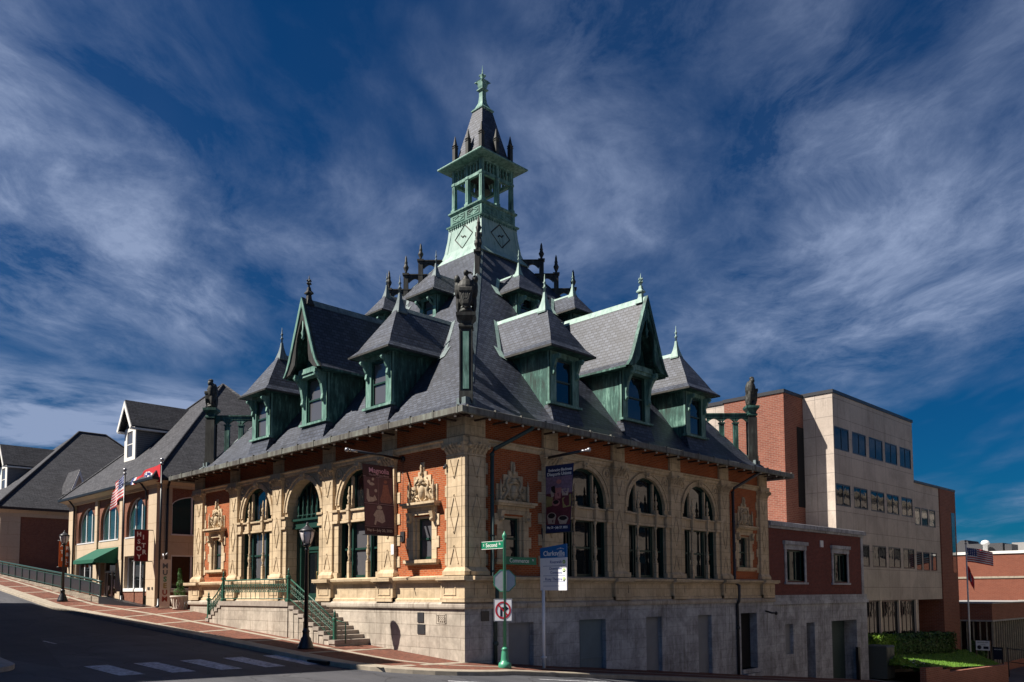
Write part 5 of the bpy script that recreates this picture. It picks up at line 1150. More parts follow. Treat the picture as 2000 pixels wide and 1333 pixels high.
# notice boards, fence
def board(x0, x1, y, z0, z1, zg, lab, lines, dark):
    t = thing('notice_board', lab, 'sign', ((x0+x1)/2, y, zg))
    mb = MB(); mb.box(FW, x0, x0+.1, y-.05, y+.05, zg-.6, z1); mb.box(FW, x1-.1, x1, y-.05, y+.05, zg-.6, z1); mb.box(FW, x0, x1, y-.04, y+.04, z1-.08, z1); mb.build('frame', 'iron_black', t)
    mb = MB(); mb.box(FW, x0+.06, x1-.06, y-.07, y-.04, z0, z1-.05); mb.build('panel', 'sign_black' if dark else 'sign_white', t)
    mb = MB(); Fz = frame((0, y-.08, 0), (1, 0, 0), (0, -1, 0))
    for k, (s, sz) in enumerate(lines): text(mb, s, Fz, (x0+x1)/2, 0, z1-.2-k*.2, sz)
    if not dark: mb.lathe([(.17, -.004), (.17, .004)], (x0+.33, y-.075, z0+.25), 16, axis=Matrix.Rotation(R(90), 3, 'X')); mb.box(Fz, x0+.65, x1-.15, -.0, .005, z0+.12, z0+.34)
    mb.build('lettering', 'sign_white' if dark else 'sign_black', t)
board(-.7, .5, 60, -2.72, -1.85, -3.9, 'white notice board on black posts in front of the flagpole', [('THE RIVERVIEW', .13), ('CAMPUS', .11)], False)
board(.65, 1.45, 60, -3.45, -2.4, -4.0, 'smaller black framed notice board at the end of the brick retaining wall', [('WELCOME', .12), ('', .1)], True)
ft = thing('metal_fence', 'black metal railing at the lower right edge beside the glazed pavilion', 'fence', (2.6, 58, -4.6))
mb = MB(); mb.tube([(1.75, 60, -2.5), (5.5, 57, -2.45)], .035, 5); mb.tube([(1.75, 60, -3.6), (5.5, 57, -3.6)], .03, 5); mb.build('rail', 'iron_black', ft)
for k in range(3): mb = MB(); mb.tube([(1.8+k*1.8, 60-k*1.44, -5.5), (1.8+k*1.8, 60-k*1.44, -2.4)], .05, 6); mb.build('post', 'iron_black', ft)
# ------------------------------------------------------------------ buildings across the streets (outside the frame: they shade the road and show in the windows)
Xb = thing('shop_building', 'brick commercial block across the street whose shadow covers the road', 'building', (-22, -22, 1))
mb = MB(); mb.box(FW, -16, -7.7, -30, -15, -1, 16.5); mb.box(FW, -40.3, -16.01, -30, -15.02, -1, 15.3); mb.build('wall', 'brick_museum', Xb)
mb = MB(); mb.box(FW, -16, -7.6, -15.1, -14.95, 16.1, 16.52); mb.build('cornice', 'stucco_beige', Xb)
mb = MB()
for i in range(9):
    for z in (1.2, 5.4, 9.8): mb.box(FW, -38.8+i*3.6, -37+i*3.6, -15.02, -14.97, z, z+2.4)
for i in range(3):
    for z in (2.0, 6.2, 10.4): mb.box(FW, -7.72, -7.67, -28.5+i*4.8, -26.3+i*4.8, z, z+2.6)
mb.build('window', 'glass', Xb)
mb = MB()
for i in range(3):
    for z in (2.0, 6.2, 10.4): mb.box(FW, -7.72, -7.6, -28.7+i*4.8, -26.1+i*4.8, z-.2, z-.01); mb.box(FW, -7.72, -7.62, -28.7+i*4.8, -26.1+i*4.8, z+2.61, z+2.9)
mb.box(FW, -7.72, -7.58, -30, -15, 16.1, 16.5); mb.build('stone_trim', 'stucco_beige', Xb)
Yb = thing('bank_building', 'pale stone building across the side street seen only in window reflections', 'building', (27, 35, -3))
mb = MB(); mb.box(FW, 18.5, 36, 7, 130, -8, 16.0); mb.build('wall', 'panel_beige', Yb)
for i in range(20):
    for z in (-1.0, 3.2, 7.4, 11.6):
        fr = MB(); y0 = 9+i*6.1; fr.box(FW, 18.42, 18.56, y0-.15, y0+4.35, z-.15, z); fr.box(FW, 18.42, 18.56, y0-.15, y0+4.35, z+2.3, z+2.45); fr.box(FW, 18.44, 18.56, y0+2.05, y0+2.15, z, z+2.3)
        o = fr.build('window', 'iron_black', Yb); pn = MB(); pn.quad((18.48, y0, z), (18.48, y0+4.2, z), (18.48, y0+4.2, z+2.3), (18.48, y0, z+2.3)); pn.build('pane', 'glass', o, recalc=False)
for i in range(3):
    for z in (1.6, 7.4, 11.6):
        fr = MB(); x0 = 20+i*5.3; fr.box(FW, x0-.15, x0+3.75, 6.9, 7.04, z-.15, z); fr.box(FW, x0-.15, x0+3.75, 6.9, 7.04, z+2.3, z+2.45); fr.box(FW, x0+1.75, x0+1.85, 6.93, 7.04, z, z+2.3)
        o = fr.build('window', 'iron_black', Yb); pn = MB(); pn.quad((x0, 6.97, z), (x0+3.6, 6.97, z), (x0+3.6, 6.97, z+2.3), (x0, 6.97, z+2.3)); pn.build('pane', 'glass', o, recalc=False)
mb = MB(); mb.box(FW, 18.3, 36.2, 6.8, 130, 15.4, 15.8); mb.build('cornice', 'concrete', Yb)
# ------------------------------------------------------------------ eagles
def eagle(c, z, fwd, label):
    lt = Vector((0, 0, 1)).cross(fwd); F = Fr(lambda a, b, h: c+fwd*a+lt*b+Vector((0, 0, z+h)))
    mb = MB()
    def blob(a, b, h, r, sc): 
        k = len(mb.v); mb.ball((0, 0, 0), r, 12, sc)
        for i in range(k, len(mb.v)): v = mb.v[i]; mb.v[i] = F(a+v.x, b+v.y, h+v.z)
    blob(-.02, 0, .95, .34, (.85, 1.0, 1.35)); blob(-.02, 0, .55, .26, (.9, 1.0, 1.2)); blob(.02, 0, 1.30, .135, (1, 1, 1.5)); blob(.07, 0, 1.56, .115, (1.2, .9, 1)); blob(.10, .13, 1.56, .055, (.9, 1.9, .8)); blob(.12, .23, 1.50, .035, (1, 1, 1.5))
    blob(0, 0, .1, .27, (1, 1, .5)); blob(-.2, 0, .3, .13, (.8, 1.1, 2.2))
    for s in (-1, 1):
        blob(-.06, s*.32, 1.0, .18, (.9, .72, 2.3)); blob(-.12, s*.30, .5, .14, (.9, .7, 3.0)); blob(.0, s*.34, 1.34, .13, (1, .9, 1.2)); blob(-.14, s*.22, .16, .10, (.9, .7, 1.8))
        blob(.12, s*.14, .2, .08, (1.3, .8, 1))
    # shield on the breast
    pts = [(-.24, .82), (.24, .82), (.22, .5), (.12, .24), (0, .12), (-.12, .24), (-.22, .5)]
    mb.prism([F(.30, b, h) for b, h in pts], -fwd*.22)
    mb.prism([F(.34, b, h) for b, h in ((-.26, .94), (.26, .94), (.25, .78), (-.25, .78))], -fwd*.28)
    for k in range(5): mb.prism([F(.325, -.17+k*.085-.016, .76), F(.325, -.17+k*.085+.016, .76), F(.325, -.10+k*.05+.012, .3), F(.325, -.10+k*.05-.012, .3)], -fwd*.1)
    o = mb.build('eagle_statue', 'copper_brown'); md = o.modifiers.new('m', 'REMESH'); md.mode = 'VOXEL'; md.voxel_size = .022; md.use_smooth_shade = True
    tag(o, label, 'statue', 'eagles on the roof corners')
for (c, z, f), lb in zip(EAG, ('dark bronze eagle with shield on the near corner pier of the slate roof', 'dark bronze eagle on the far left corner pier of the slate roof', 'dark bronze eagle on the right corner pier in front of the brick tower')): eagle(c, z, f, lb)
# ------------------------------------------------------------------ stair railings
def railing(label, parts):
    t = thing('stair_railing', label, 'railing', parts[0]); return t
def newel(par, p, h):
    mb = MB(); p = Vector(p); mb.sq([(.10, 0), (.10, .1), (.055, .13), (.05, h-.15), (.08, h-.12), (.08, h-.04), (.05, h)], p); mb.lathe([(.03, h), (.07, h+.06), (.03, h+.12), (.05, h+.17), (.008, h+.3)], p, 8); mb.build('newel_post', 'iron_green', par)
def panel(par, top, bot, n, nm='rail_panel', orn=True):
    """railing between two 3d polylines (top rail and bottom rail)"""
    def at(pl, f):
        k = min(len(pl)-2, int(f*(len(pl)-1))); g = f*(len(pl)-1)-k; return Vector(pl[k]).lerp(Vector(pl[k+1]), g)
    mb = MB(); mb.tube(top, .032, 6); mb.tube(bot, .02, 5)
    N = 24; m1 = [at(bot, k/N).lerp(at(top, k/N), .74) for k in range(N+1)]; m2 = [at(bot, k/N).lerp(at(top, k/N), .36) for k in range(N+1)]
    mb.tube(m1, .016, 4); mb.tube(m2, .016, 4); mb.build('rail', 'iron_green', par)
    bl = MB()
    for k in range(n+1): f = k/n; bl.tube([at(bot, f), at(top, f)], .014, 4, False)
    bl.build('baluster_row', 'iron_green', par)
    og = MB()
    for k in range(n*2):
        f = (k+.5)/(n*2); a, b_ = at(bot, f), at(top, f); c = a.lerp(b_, .55); h = (b_-a).length
        d = (at(top, min(1, f+.02))-at(top, max(0, f-.02))).normalized(); r = h*.13
        ci = [c+d*r*math.cos(q*math.pi/4)+Vector((0, 0, r*math.sin(q*math.pi/4))) for q in range(9)]; og.tube(ci, .014, 4); og.tube([a.lerp(b_, .38), a.lerp(b_, .45)], .02, 4); og.tube([a.lerp(b_, .66), a.lerp(b_, .73)], .02, 4)
    og.build('scrollwork', 'iron_green', par)
t = thing('landing_railing', 'green iron railing with scrollwork along the entrance landing edge', 'railing', (-12, -1.8, 2.1))
newel(t, (-9.15, -1.78, 2.1), 1.12); newel(t, (-15.1, -1.78, 2.1), 1.12)
panel(t, [(-9.2, -1.78, 3.06), (-12, -1.78, 3.06), (-15.05, -1.78, 3.06)], [(-9.2, -1.78, 2.22), (-12, -1.78, 2.22), (-15.05, -1.78, 2.22)], 14)
t = thing('stair_railing', 'green iron railing down the right hand entrance steps ending behind the near street lamp', 'railing', (-7, -1.7, 1))
newel(t, (-5.75, -1.70, .45), 1.05)
panel(t, [(-9.1, -1.74, 3.06), (-7.4, -1.74, 2.25), (-5.8, -1.7, 1.42)], [(-9.1, -1.74, 2.22), (-7.4, -1.74, 1.45), (-5.8, -1.7, .68)], 10)
mb = MB(); mb.tube([(-5.75, -1.7, 1.4), (-5.4, -1.65, 1.35), (-5.3, -1.5, 1.3), (-5.3, -1.5, .5)], .025, 6); mb.build('end_scroll', 'iron_green', t)
t = thing('stair_railing', 'green iron railing curving down the left hand entrance steps', 'railing', (-16, -1.75, 1.4))
newel(t, (-16.75, -1.72, 1.2), 1.05)
panel(t, [(-15.15, -1.76, 3.05), (-15.5, -1.75, 2.72), (-15.9, -1.74, 2.42), (-16.3, -1.73, 2.2), (-16.7, -1.72, 2.12)], [(-15.15, -1.76, 2.15), (-15.5, -1.75, 1.9), (-15.9, -1.74, 1.68), (-16.3, -1.73, 1.48), (-16.7, -1.72, 1.35)], 7)
mb = MB(); mb.tube([(-16.8, -1.72, 2.1), (-17.1, -1.6, 2.08), (-17.1, -1.3, 2.08), (-17.1, -1.3, 1.2)], .025, 6); mb.tube([(-16.8, -1.72, 1.4), (-17.1, -1.6, 1.4), (-17.1, -1.3, 1.4)], .018, 5)
for f in (.3, .7, 1.): mb.tube([(-16.8-.3*f, -1.72+.3*f, 1.4), (-16.8-.3*f, -1.72+.3*f, 2.09)], .013, 4)
mb.build('end_scroll', 'iron_green', t)
# ------------------------------------------------------------------ street lamps
def lamp(x, y, h, label):
    z = G(x, y); c = Vector((x, y, z)); t = thing('street_lamp', label, 'street lamp', c, 'black street lamps on the pavement')
    mb = MB(); mb.lathe([(.30, -.05), (.31, .06), (.27, .12), (.25, .22), (.20, .30), (.19, .38), (.13, .46), (.125, .6), (.15, .64), (.11, .7), (.085, .76)], c, 14); mb.build('base', 'iron_black', t)
    mb = MB(); mb.lathe([(.085, .74), (.062, h-1.05), (.085, h-1.03), (.085, h-.98), (.06, h-.95), (.06, h-.9)], c, 12); mb.build('pole', 'iron_black', t)
    mb = MB(); mb.lathe([(.06, h-.92), (.12, h-.88), (.17, h-.84), (.15, h-.80), (.14, h-.78)], c, 12)
    for k in range(6): a = k*math.pi/3; q = Vector((math.cos(a), math.sin(a), 0)); mb.tube([c+q*.15+Vector((0, 0, h-.82)), c+q*.255+Vector((0, 0, h-.5)), c+q*.275+Vector((0, 0, h-.30))], .014, 4)
    mb.build('lantern_cage', 'iron_black', t)
    mb = MB(); mb.lathe([(.13, h-.8), (.21, h-.62), (.25, h-.45), (.262, h-.32), (.2, h-.3)], c, 12); mb.build('lantern_glass', 'frosted', t)
    mb = MB(); mb.lathe([(.29, h-.33), (.30, h-.29), (.24, h-.24), (.13, h-.16), (.07, h-.10), (.045, h-.06), (.05, h-.03), (.012, h+.04)], c, 12); mb.build('lantern_cap', 'steel_dark', t)
lamp(-5.45, -3.15, 4.72, 'black street lamp with glass lantern in front of the entrance steps')
lamp(-33.4, -3.3, 4.35, 'black street lamp with glass lantern far left near the ramp rail')
# ------------------------------------------------------------------ corner sign post
sx0, sy0 = 1.59, .41; zg = G(sx0, sy0); c = Vector((sx0, sy0, zg))
t = thing('sign_post', 'green corner post carrying street name blades and a no right turn sign', 'sign post', c)
mb = MB(); mb.lathe([(.23, -.1), (.235, .1), (.21, .18), (.15, .22), (.14, .30), (.115, .55), (.10, .62), (.12, .64), (.10, .68), (.06, .72)], c, 12); mb.lathe([(.06, .7), (.052, 4.40), (.07, 4.42), (.045, 4.46), (.085, 4.53), (.08, 4.6), (.045, 4.66), (.03, 4.68), (.008, 4.74)], c, 10); mb.build('post', 'green_light', t)
FX = frame((0, sy0, 0), (1, 0, 0), (0, -1, 0))
bl = MB(); bl.box(FX, sx0-1.2, sx0-.06, -.015, .015, 3.98, 4.26); o = bl.build('street_name_blade', 'sign_green', t)
l_ = MB(); text(l_, 'Second', FX, sx0-.64, .018, 4.115, .20); text(l_, 'S', FX, sx0-1.04, .018, 4.13, .12); text(l_, 'St', FX, sx0-.22, .018, 4.15, .11); l_.build('lettering', 'letter_white', o)
fr = MB()
for zz in (3.985, 4.245): fr.box(FX, sx0-1.19, sx0-.07, .015, .018, zz, zz+.012)
fr.build('border', 'letter_white', o)
FY = frame((sx0, 0, 0), (0, 1, 0), (1, 0, 0))
bl = MB(); bl.box(FY, sy0+.06, sy0+1.60, -.015, .015, 3.43, 3.70); o = bl.build('street_name_blade', 'sign_green', t)
l_ = MB(); text(l_, 'Commerce', FY, sy0+.72, .018, 3.565, .215); text(l_, 'St', FY, sy0+1.42, .018, 3.60, .11); l_.build('lettering', 'letter_white', o)
# stop sign seen from behind, facing the side street
def octa(F, u, z, r): return [F(u+r/math.cos(R(22.5))*math.cos(R(22.5+45*k)), 0, z+r/math.cos(R(22.5))*math.sin(R(22.5+45*k))) for k in range(8)]
cd = Vector((22.16-sx0, -19.755-sy0, 0)).normalized(); FD = frame((sx0, sy0+.0, 0), (-cd.y, cd.x, 0), (cd.x, cd.y, 0))
bk = c+cd*-.075
FK = frame((bk.x, bk.y, 0), (-cd.y, cd.x, 0), (cd.x, cd.y, 0))
mb = MB(); mb.prism(octa(FK, 0, 2.86, .385), -cd*.012); mb.c = 1
mb.band(octa(frame((bk.x+cd.x*.004, bk.y+cd.y*.004, 0), (-cd.y, cd.x, 0), (cd.x, cd.y, 0)), 0, 2.86, .385)+[octa(FK, 0, 2.86, .385)[0]+cd*.004], octa(frame((bk.x+cd.x*.004, bk.y+cd.y*.004, 0), (-cd.y, cd.x, 0), (cd.x, cd.y, 0)), 0, 2.86, .355)+[octa(FK, 0, 2.86, .355)[0]+cd*.004], cd*.004)
mb.c = 2; mb.prism(octa(frame((bk.x-cd.x*.013, bk.y-cd.y*.013, 0), (-cd.y, cd.x, 0), (cd.x, cd.y, 0)), 0, 2.86, .37), -cd*.004)
mb.build('stop_sign', ['sign_back', 'green_light', 'sign_red'], t)
FN = frame((sx0+cd.x*.07-.04, sy0+cd.y*.07, 0), (-cd.y, cd.x, 0), (cd.x, cd.y, 0)); u_, zc_ = -.03, 1.84
mb = MB(); mb.box(FN, u_-.315, u_+.315, -.012, 0, zc_-.385, zc_+.385); o = mb.build('no_right_turn_sign', 'sign_white', t)
mb = MB(); arrow = [(-.10, -.22), (-.10, .10), (.06, .10), (.06, .18), (.20, .055), (.06, -.06), (.06, .015), (-.02, .015), (-.02, -.22)]
mb.prism([FN(u_+a, .001, zc_+b) for a, b in arrow], cd*.003)
for (a, b_, z0, z1) in ((-.305, .305, .365, .375), (-.305, .305, -.375, -.365), (-.305, -.295, -.365, .365), (.295, .305, -.365, .365)): mb.box(FN, u_+a, u_+b_, 0, .003, zc_+z0, zc_+z1)
mb.build('arrow', 'sign_black', o)
mb = MB(); ra = [(u_+.27*math.cos(R(10*k)), zc_+.30*math.sin(R(10*k))) for k in range(37)]; rb_ = [(u_+.215*math.cos(R(10*k)), zc_+.242*math.sin(R(10*k))) for k in range(37)]
mb.band([FN(a, .005, b) for a, b in ra], [FN(a, .005, b) for a, b in rb_], cd*.003); bar(mb, FN, (u_-.17, zc_+.19), (u_+.17, zc_-.19), .052, .0055, .008); mb.build('prohibition_ring', 'sign_red', o)
# ------------------------------------------------------------------ wayfinding sign
wx, wy = 1.02, 2.92; t = thing('wayfinding_sign', 'white and blue city wayfinding panel on a white post beside the building', 'sign', (wx, wy, G(wx, wy)))
FWy = frame((.37, wy, 0), (1, 0, 0), (0, -1, 0))
mb = MB(); mb.lathe([(.06, G(wx, wy)-.2), (.06, 2.6)], (wx+.03, wy+.05, 0), 10); mb.lathe([(.11, G(wx, wy)+.36), (.11, G(wx, wy)+.42)], (wx+.03, wy+.05, 0), 8); mb.build('post', 'sign_white', t)
mb = MB(); mb.box(FWy, .57, 1.88, -.06, .0, 2.52, 3.72); mb.build('panel', 'sign_white', t)
mb = MB(); mb.prism([FWy(.57, .0, 3.72), FWy(1.88, .0, 3.72), FWy(1.88, .0, 4.22), FWy(.57, .0, 4.1)], (0, .06, 0)); mb.build('header', 'sign_cyan', t)
mb = MB()
for z in (3.42, 3.06, 2.84, 2.68): mb.box(FWy, .72, 1.82, 0, .004, z-.006, z+.006)
text(mb, 'Riverwalk', FWy, 1.66, .003, 3.56, .15, 'RIGHT'); text(mb, 'Downtown', FWy, 1.66, .003, 3.32, .135, 'RIGHT'); text(mb, 'Commons', FWy, 1.66, .003, 3.17, .135, 'RIGHT'); text(mb, 'Roxy Theatre', FWy, 1.66, .003, 2.93, .15, 'RIGHT'); mb.build('lettering', 'sign_blue', t)
mb = MB()
for z in (3.56, 3.25, 2.93): mb.lathe([(.07, -.003), (.07, .003)], FWy(1.76, .003, z), 14, axis=Matrix.Rotation(R(90), 3, 'X'))
mb.c = 1
for z in (3.56, 3.25, 2.93): mb.prism([FWy(1.76-.035, .007, z-.02), FWy(1.76+.035, .007, z-.02), FWy(1.76, .007, z+.04)], (0, -.003, 0))
mb.build('arrow', ['leaf_green', 'sign_white'], t)
mb = MB(); text(mb, 'Clarksville', FWy, 1.80, .003, 3.88, .255, 'RIGHT', bold=.004); text(mb, 'TENNESSEE', FWy, 1.80, .003, 3.77, .07, 'RIGHT'); mb.tube([FWy(1.42, .006, 4.03), FWy(1.52, .006, 4.06), FWy(1.66, .006, 4.06), FWy(1.76, .006, 4.03)], .009, 4); mb.ball(FWy(1.59, .004, 4.065), .025, 6); mb.build('logo', 'letter_white', t)
# ------------------------------------------------------------------ banners on the customs house
def bpole(t, F, u, z, ln, zl, ld):
    mb = MB(); mb.tube([F(u, .0, z), F(u, ln*.82, z+.05)], .055, 8); mb.lathe([(.12, 0), (.12, .08)], F(u, 0, z), 10, axis=Matrix.Rotation(R(90), 3, 'X') if F is FA else Matrix.Rotation(R(90), 3, 'Y'))
    mb.c = 1; mb.tube([F(u, ln*.80, z+.05), F(u, ln*.93, z+.055)], .045, 8); mb.ball(F(u, ln*.95, z+.055), .06, 8); mb.ball(F(u, ln, z+.06), .085, 8); mb.build('banner_pole', ['iron_black', 'steel'], t)
    mb = MB(); mb.box(F, u-.12, u+.12, 0, .05, zl-.2, zl+.2); mb.tube([F(u, 0, zl), F(u, ld, zl)], .02, 5); mb.tube([F(u, .02, zl+.2), F(u, .02, z)], .006, 4); mb.build('lower_arm', 'steel_dark', t)
u_, = (3.64,)
t = thing('museum_banner', 'plum coloured exhibition banner titled Magnolia hanging from a pole over the left front window', 'banner', (-u_, -1.2, 4.6))
bpole(t, FA, u_, 7.69, 2.62, 4.64, 1.9)
q = [FA(u_, .50, 7.32), FA(u_, 1.93, 7.32), FA(u_, 1.78, 4.66), FA(u_, .43, 4.64)]
def bq(s, t_, off=.0): return q[1].lerp(q[0], s).lerp(q[2].lerp(q[3], s), t_)+Vector((off, 0, 0))+Vector((.02*math.sin(s*5+t_*3), 0, 0))
def patch(mb, s0, s1, t0, t1, off, n=6):
    k = len(mb.v); mb.add([bq(s0+(s1-s0)*i/n, t0+(t1-t0)*j/n, off) for j in range(n+1) for i in range(n+1)], [(j*(n+1)+i, j*(n+1)+i+1, (j+1)*(n+1)+i+1, (j+1)*(n+1)+i) for j in range(n) for i in range(n)])
def poly(mb, pts, off): mb.add([bq(s, t_, off) for s, t_ in pts], [tuple(range(len(pts)))])
def oval(mb, s, t_, a, b_, off, n=12): poly(mb, [(s+a*math.cos(2*math.pi*k/n), t_+b_*math.sin(2*math.pi*k/n)) for k in range(n)], off)
mb = MB(); patch(mb, 0, 1, 0, 1, 0); patch(mb, 0, 1, 0, 1, -.012)
mb.c = 1; patch(mb, .02, .48, .185, .545, .004); patch(mb, .5, .98, .185, .545, .004); patch(mb, .02, .98, .575, .87, .004)
mb.c = 2
for (s0, s1, t0, t1) in ((.0, 1, .172, .178), (.0, 1, .555, .563), (.485, .495, .178, .555), (0, 1, .88, .885)): patch(mb, s0, s1, t0, t1, .006, 2)
mb.c = 3
oval(mb, .27, .28, .09, .022, .008); oval(mb, .17, .25, .05, .025, .0085); oval(mb, .31, .21, .04, .022, .008); oval(mb, .40, .37, .05, .025, .0085)
poly(mb, [(.08, .5), (.10, .35), (.16, .36), (.18, .46), (.3, .47), (.36, .43), (.44, .5), (.3, .53), (.14, .54)], .0082)
oval(mb, .52, .605, .09, .03, .008); poly(mb, [(.42, .64), (.62, .64), (.68, .72), (.70, .80), (.60, .83), (.42, .80), (.38, .86), (.33, .85), (.37, .75), (.30, .72)], .0085)
mb.c = 4; oval(mb, .74, .23, .06, .024, .008); poly(mb, [(.66, .27), (.82, .27), (.86, .38), (.96, .5), (.9, .535), (.6, .535), (.53, .5), (.62, .4)], .0085)
cl = mb.build('cloth', ['banner_plum', 'banner_plum_light', 'banner_line', 'banner_bone', 'banner_clay'], t, recalc=False)
FBa = Fr(lambda u, d, z: bq(u, (7.32-z)/2.67, .012+d))
mb = MB(); Fq = Fr(lambda u, d, z: bq(u/1.4, z, .012+d))
def ctext(mb, s, cs, ct, size, Fb=None, W=1.4, Hh=2.67, sx=1.):
    text(mb, s, Fr(lambda u, d, z: Fb(cs+u/W, ct-z/Hh, .012+d)), 0, 0, 0, size, sx=sx, bold=.003)
ctext(mb, 'Magnolia', .52, .085, .27, bq); mb.build('lettering', 'banner_pink', cl)
mb = MB(); ctext(mb, 'The Art of Jane Muntz', .52, .148, .105, bq); mb.build('lettering', 'banner_line', cl)
mb = MB(); ctext(mb, 'May 6\u2014July 20, 2025', .5, .935, .14, bq); mb.build('lettering', 'banner_bone', cl)
ub = 4.12
t = thing('museum_banner', 'navy topped exhibition banner with teacup picture hanging on the shaded side street wall', 'banner', (.9, ub, 4.7))
bpole(t, FB, ub, 7.74, 2.37, 4.76, 1.6)
q2_ = [FB(ub, .15, 7.42), FB(ub, 1.62, 7.38), FB(ub, 1.36, 4.74), FB(ub, .0+.10, 4.78)]
def bq2(s, t_, off=.0): return q2_[0].lerp(q2_[1], s).lerp(q2_[3].lerp(q2_[2], s), t_)+Vector((0, -off, 0))+Vector((0, .02*math.sin(s*5+t_*3), 0))
bq_old = bq; bq = bq2
mb = MB(); patch(mb, 0, 1, 0, 1, 0); patch(mb, 0, 1, 0, 1, -.012)
mb.c = 1; patch(mb, .01, .99, .17, .42, .004); mb.c = 2; patch(mb, .01, .99, .42, .66, .004); mb.c = 3; patch(mb, .01, .99, .66, .885, .004)
mb.c = 4; oval(mb, .42, .56, .16, .05, .007); oval(mb, .5, .25, .1, .035, .007); poly(mb, [(.33, .34), (.62, .34), (.6, .5), (.38, .5)], .0068)
mb.c = 5; oval(mb, .26, .76, .2, .06, .0075); oval(mb, .72, .80, .2, .05, .0075); poly(mb, [(.08, .78), (.44, .78), (.4, .87), (.12, .87)], .0072); poly(mb, [(.55, .81), (.9, .81), (.84, .875), (.6, .875)], .0072); poly(mb, [(.62, .36), (.9, .36), (.86, .46), (.66, .46)], .007); poly(mb, [(.18, .38), (.3, .36), (.34, .46), (.22, .48)], .007)
mb.c = 6; oval(mb, .26, .75, .15, .04, .009); oval(mb, .72, .79, .15, .032, .009); oval(mb, .42, .55, .12, .032, .009); poly(mb, [(.2, .32), (.34, .3), (.4, .42), (.22, .4)], .0071)
mb.c = 7; poly(mb, [(.02, .45), (.3, .48), (.28, .6), (.02, .62)], .0055); poly(mb, [(.66, .5), (.98, .44), (.98, .62), (.7, .64)], .0055)
cl = mb.build('cloth', ['banner_navy', 'banner_mauve', 'banner_wine', 'banner_wine', 'banner_rose', 'banner_bone', 'banner_black', 'banner_ochre'], t, recalc=False)
mb = MB(); ctext(mb, 'Embracing Blackness', .53, .075, .15, bq2, 1.45, 2.65); ctext(mb, 'Diasporic Unions', .5, .135, .185, bq2, 1.45, 2.65); ctext(mb, 'May 20 \u2013 July 27, 2025', .5, .925, .125, bq2, 1.4, 2.65); mb.build('lettering', 'letter_white', cl)
# ------------------------------------------------------------------ museum signs, flags
def zig(nm, label, x, y0, y1, z0, z1, matn, left, right):
    t = thing(nm, label, 'banner', (x, (y0+y1)/2, z0)); F = frame((x, 0, 0), (0, 1, 0), (1, 0, 0))
    mb = MB(); mb.box(F, y0, y1, -.015, .0, z0, z1); cl = mb.build('cloth', matn, t)
    mb = MB()
    for zz in (z0-.02, z1+.02): mb.tube([F(y0-.1, -.01, zz), F(y1+.25, -.01, zz)], .025, 5)
    mb.build('bracket', 'steel_dark', t)
    mb = MB()
    for ch, u, z, s in left+right: text(mb, ch, F, u, .004, z, s, bold=.012)
    mb.build('lettering', 'letter_white', cl)
y0, y1, z0, z1 = -1.5, -.7, 4.36, 6.15
zig('history_banner', 'dark red banner reading HISTORY in zigzag letters on the museum corner', -26.95, y0, y1, z0, z1, 'banner_red', [('H', y0+.25, z1-.25, .36), ('S', y0+.25, z1-.68, .36), ('O', y0+.25, z1-1.08, .36), ('Y', y0+.28, z1-1.56, .36)], [('I', y0+.5, z1-.42, .36), ('T', y0+.52, z1-.9, .36), ('R', y0+.56, z1-1.28, .36)])
y0, y1 = -1.08, -.27; z0, z1 = 4.4, 6.23
zig('art_banner', 'orange banner with zigzag white letters behind the far street lamp', -42.0, y0, y1, z0, z1, 'banner_orange', [('A', y0+.2, z1-.3, .34), ('T', y0+.2, z1-.78, .34), ('I', y0+.2, z1-1.3, .34)], [('R', y0+.55, z1-.52, .36), ('&', y0+.55, z1-.96, .36), ('U', y0+.58, z1-1.42, .36), ('L', y0+.5, z1-1.6, .2)])
cdm = Vector((22.16+24.3, -19.755+.6, 0)).normalized(); sp = Vector((-24.35, -.75, 0)); FMs = frame(sp, (-cdm.y, cdm.x, 0), (cdm.x, cdm.y, 0)); zg = G(-24.35, -.75)
t = thing('museum_sign', 'tall cream pillar sign reading MUSEUM downward in coloured letters', 'sign', (sp.x, sp.y, zg))
mb = MB(); mb.box(FMs, -.27, .27, -.2, .0, zg+.02, 4.38); mb.box(FMs, -.33, .33, -.26, .06, zg-.1, zg+.08); mb.build('pillar', 'panel_tan', t)
for ch, k, mt in (('M', 0, 'letter_grey'), ('U', 1, 'letter_grey'), ('S', 2, 'letter_green'), ('E', 3, 'letter_gold'), ('U', 4, 'letter_red'), ('M', 5, 'letter_red')):
    mb = MB(); text(mb, ch, FMs, 0, .008, 4.0-k*.37, .38, depth=.02, bold=.014); mb.build('lettering', mt, t)
mb = MB(); mb.tube([FMs(-.1, -.1, 4.38), FMs(-.12, -.1, 4.7), FMs(.0, -.1, 4.62), FMs(.08, -.1, 4.75), FMs(.14, -.1, 4.55)], [.03, .05, .04, .05, .03], 5); mb.build('ornament', 'steel', t)
def flagpole(nm, label, p, ztop, col='iron_black', r=.07):
    p = Vector(p); t = thing(nm, label, 'flagpole', p, 'flagpoles')
    mb = MB(); mb.lathe([(r*2.2, -.1), (r*2.2, .1), (r*1.3, .14), (r*1.2, .5)], p, 10); mb.lathe([(r, .1), (r*.7, ztop-p.z-.15)], p, 10); mb.build('pole', col, t)
    mb = MB(); q = Vector((p.x, p.y, ztop)); mb.lathe([(.05, -.3), (.11, -.26), (.11, -.2), (.04, -.17), (.03, -.1)], q, 8); mb.ball(q, .11, 10); mb.build('ball', 'steel', t)
flagpole('flagpole', 'dark flagpole by the museum corner flying the red state flag', (-25.7, -.54, G(-25.7, -.54)), 10.2)
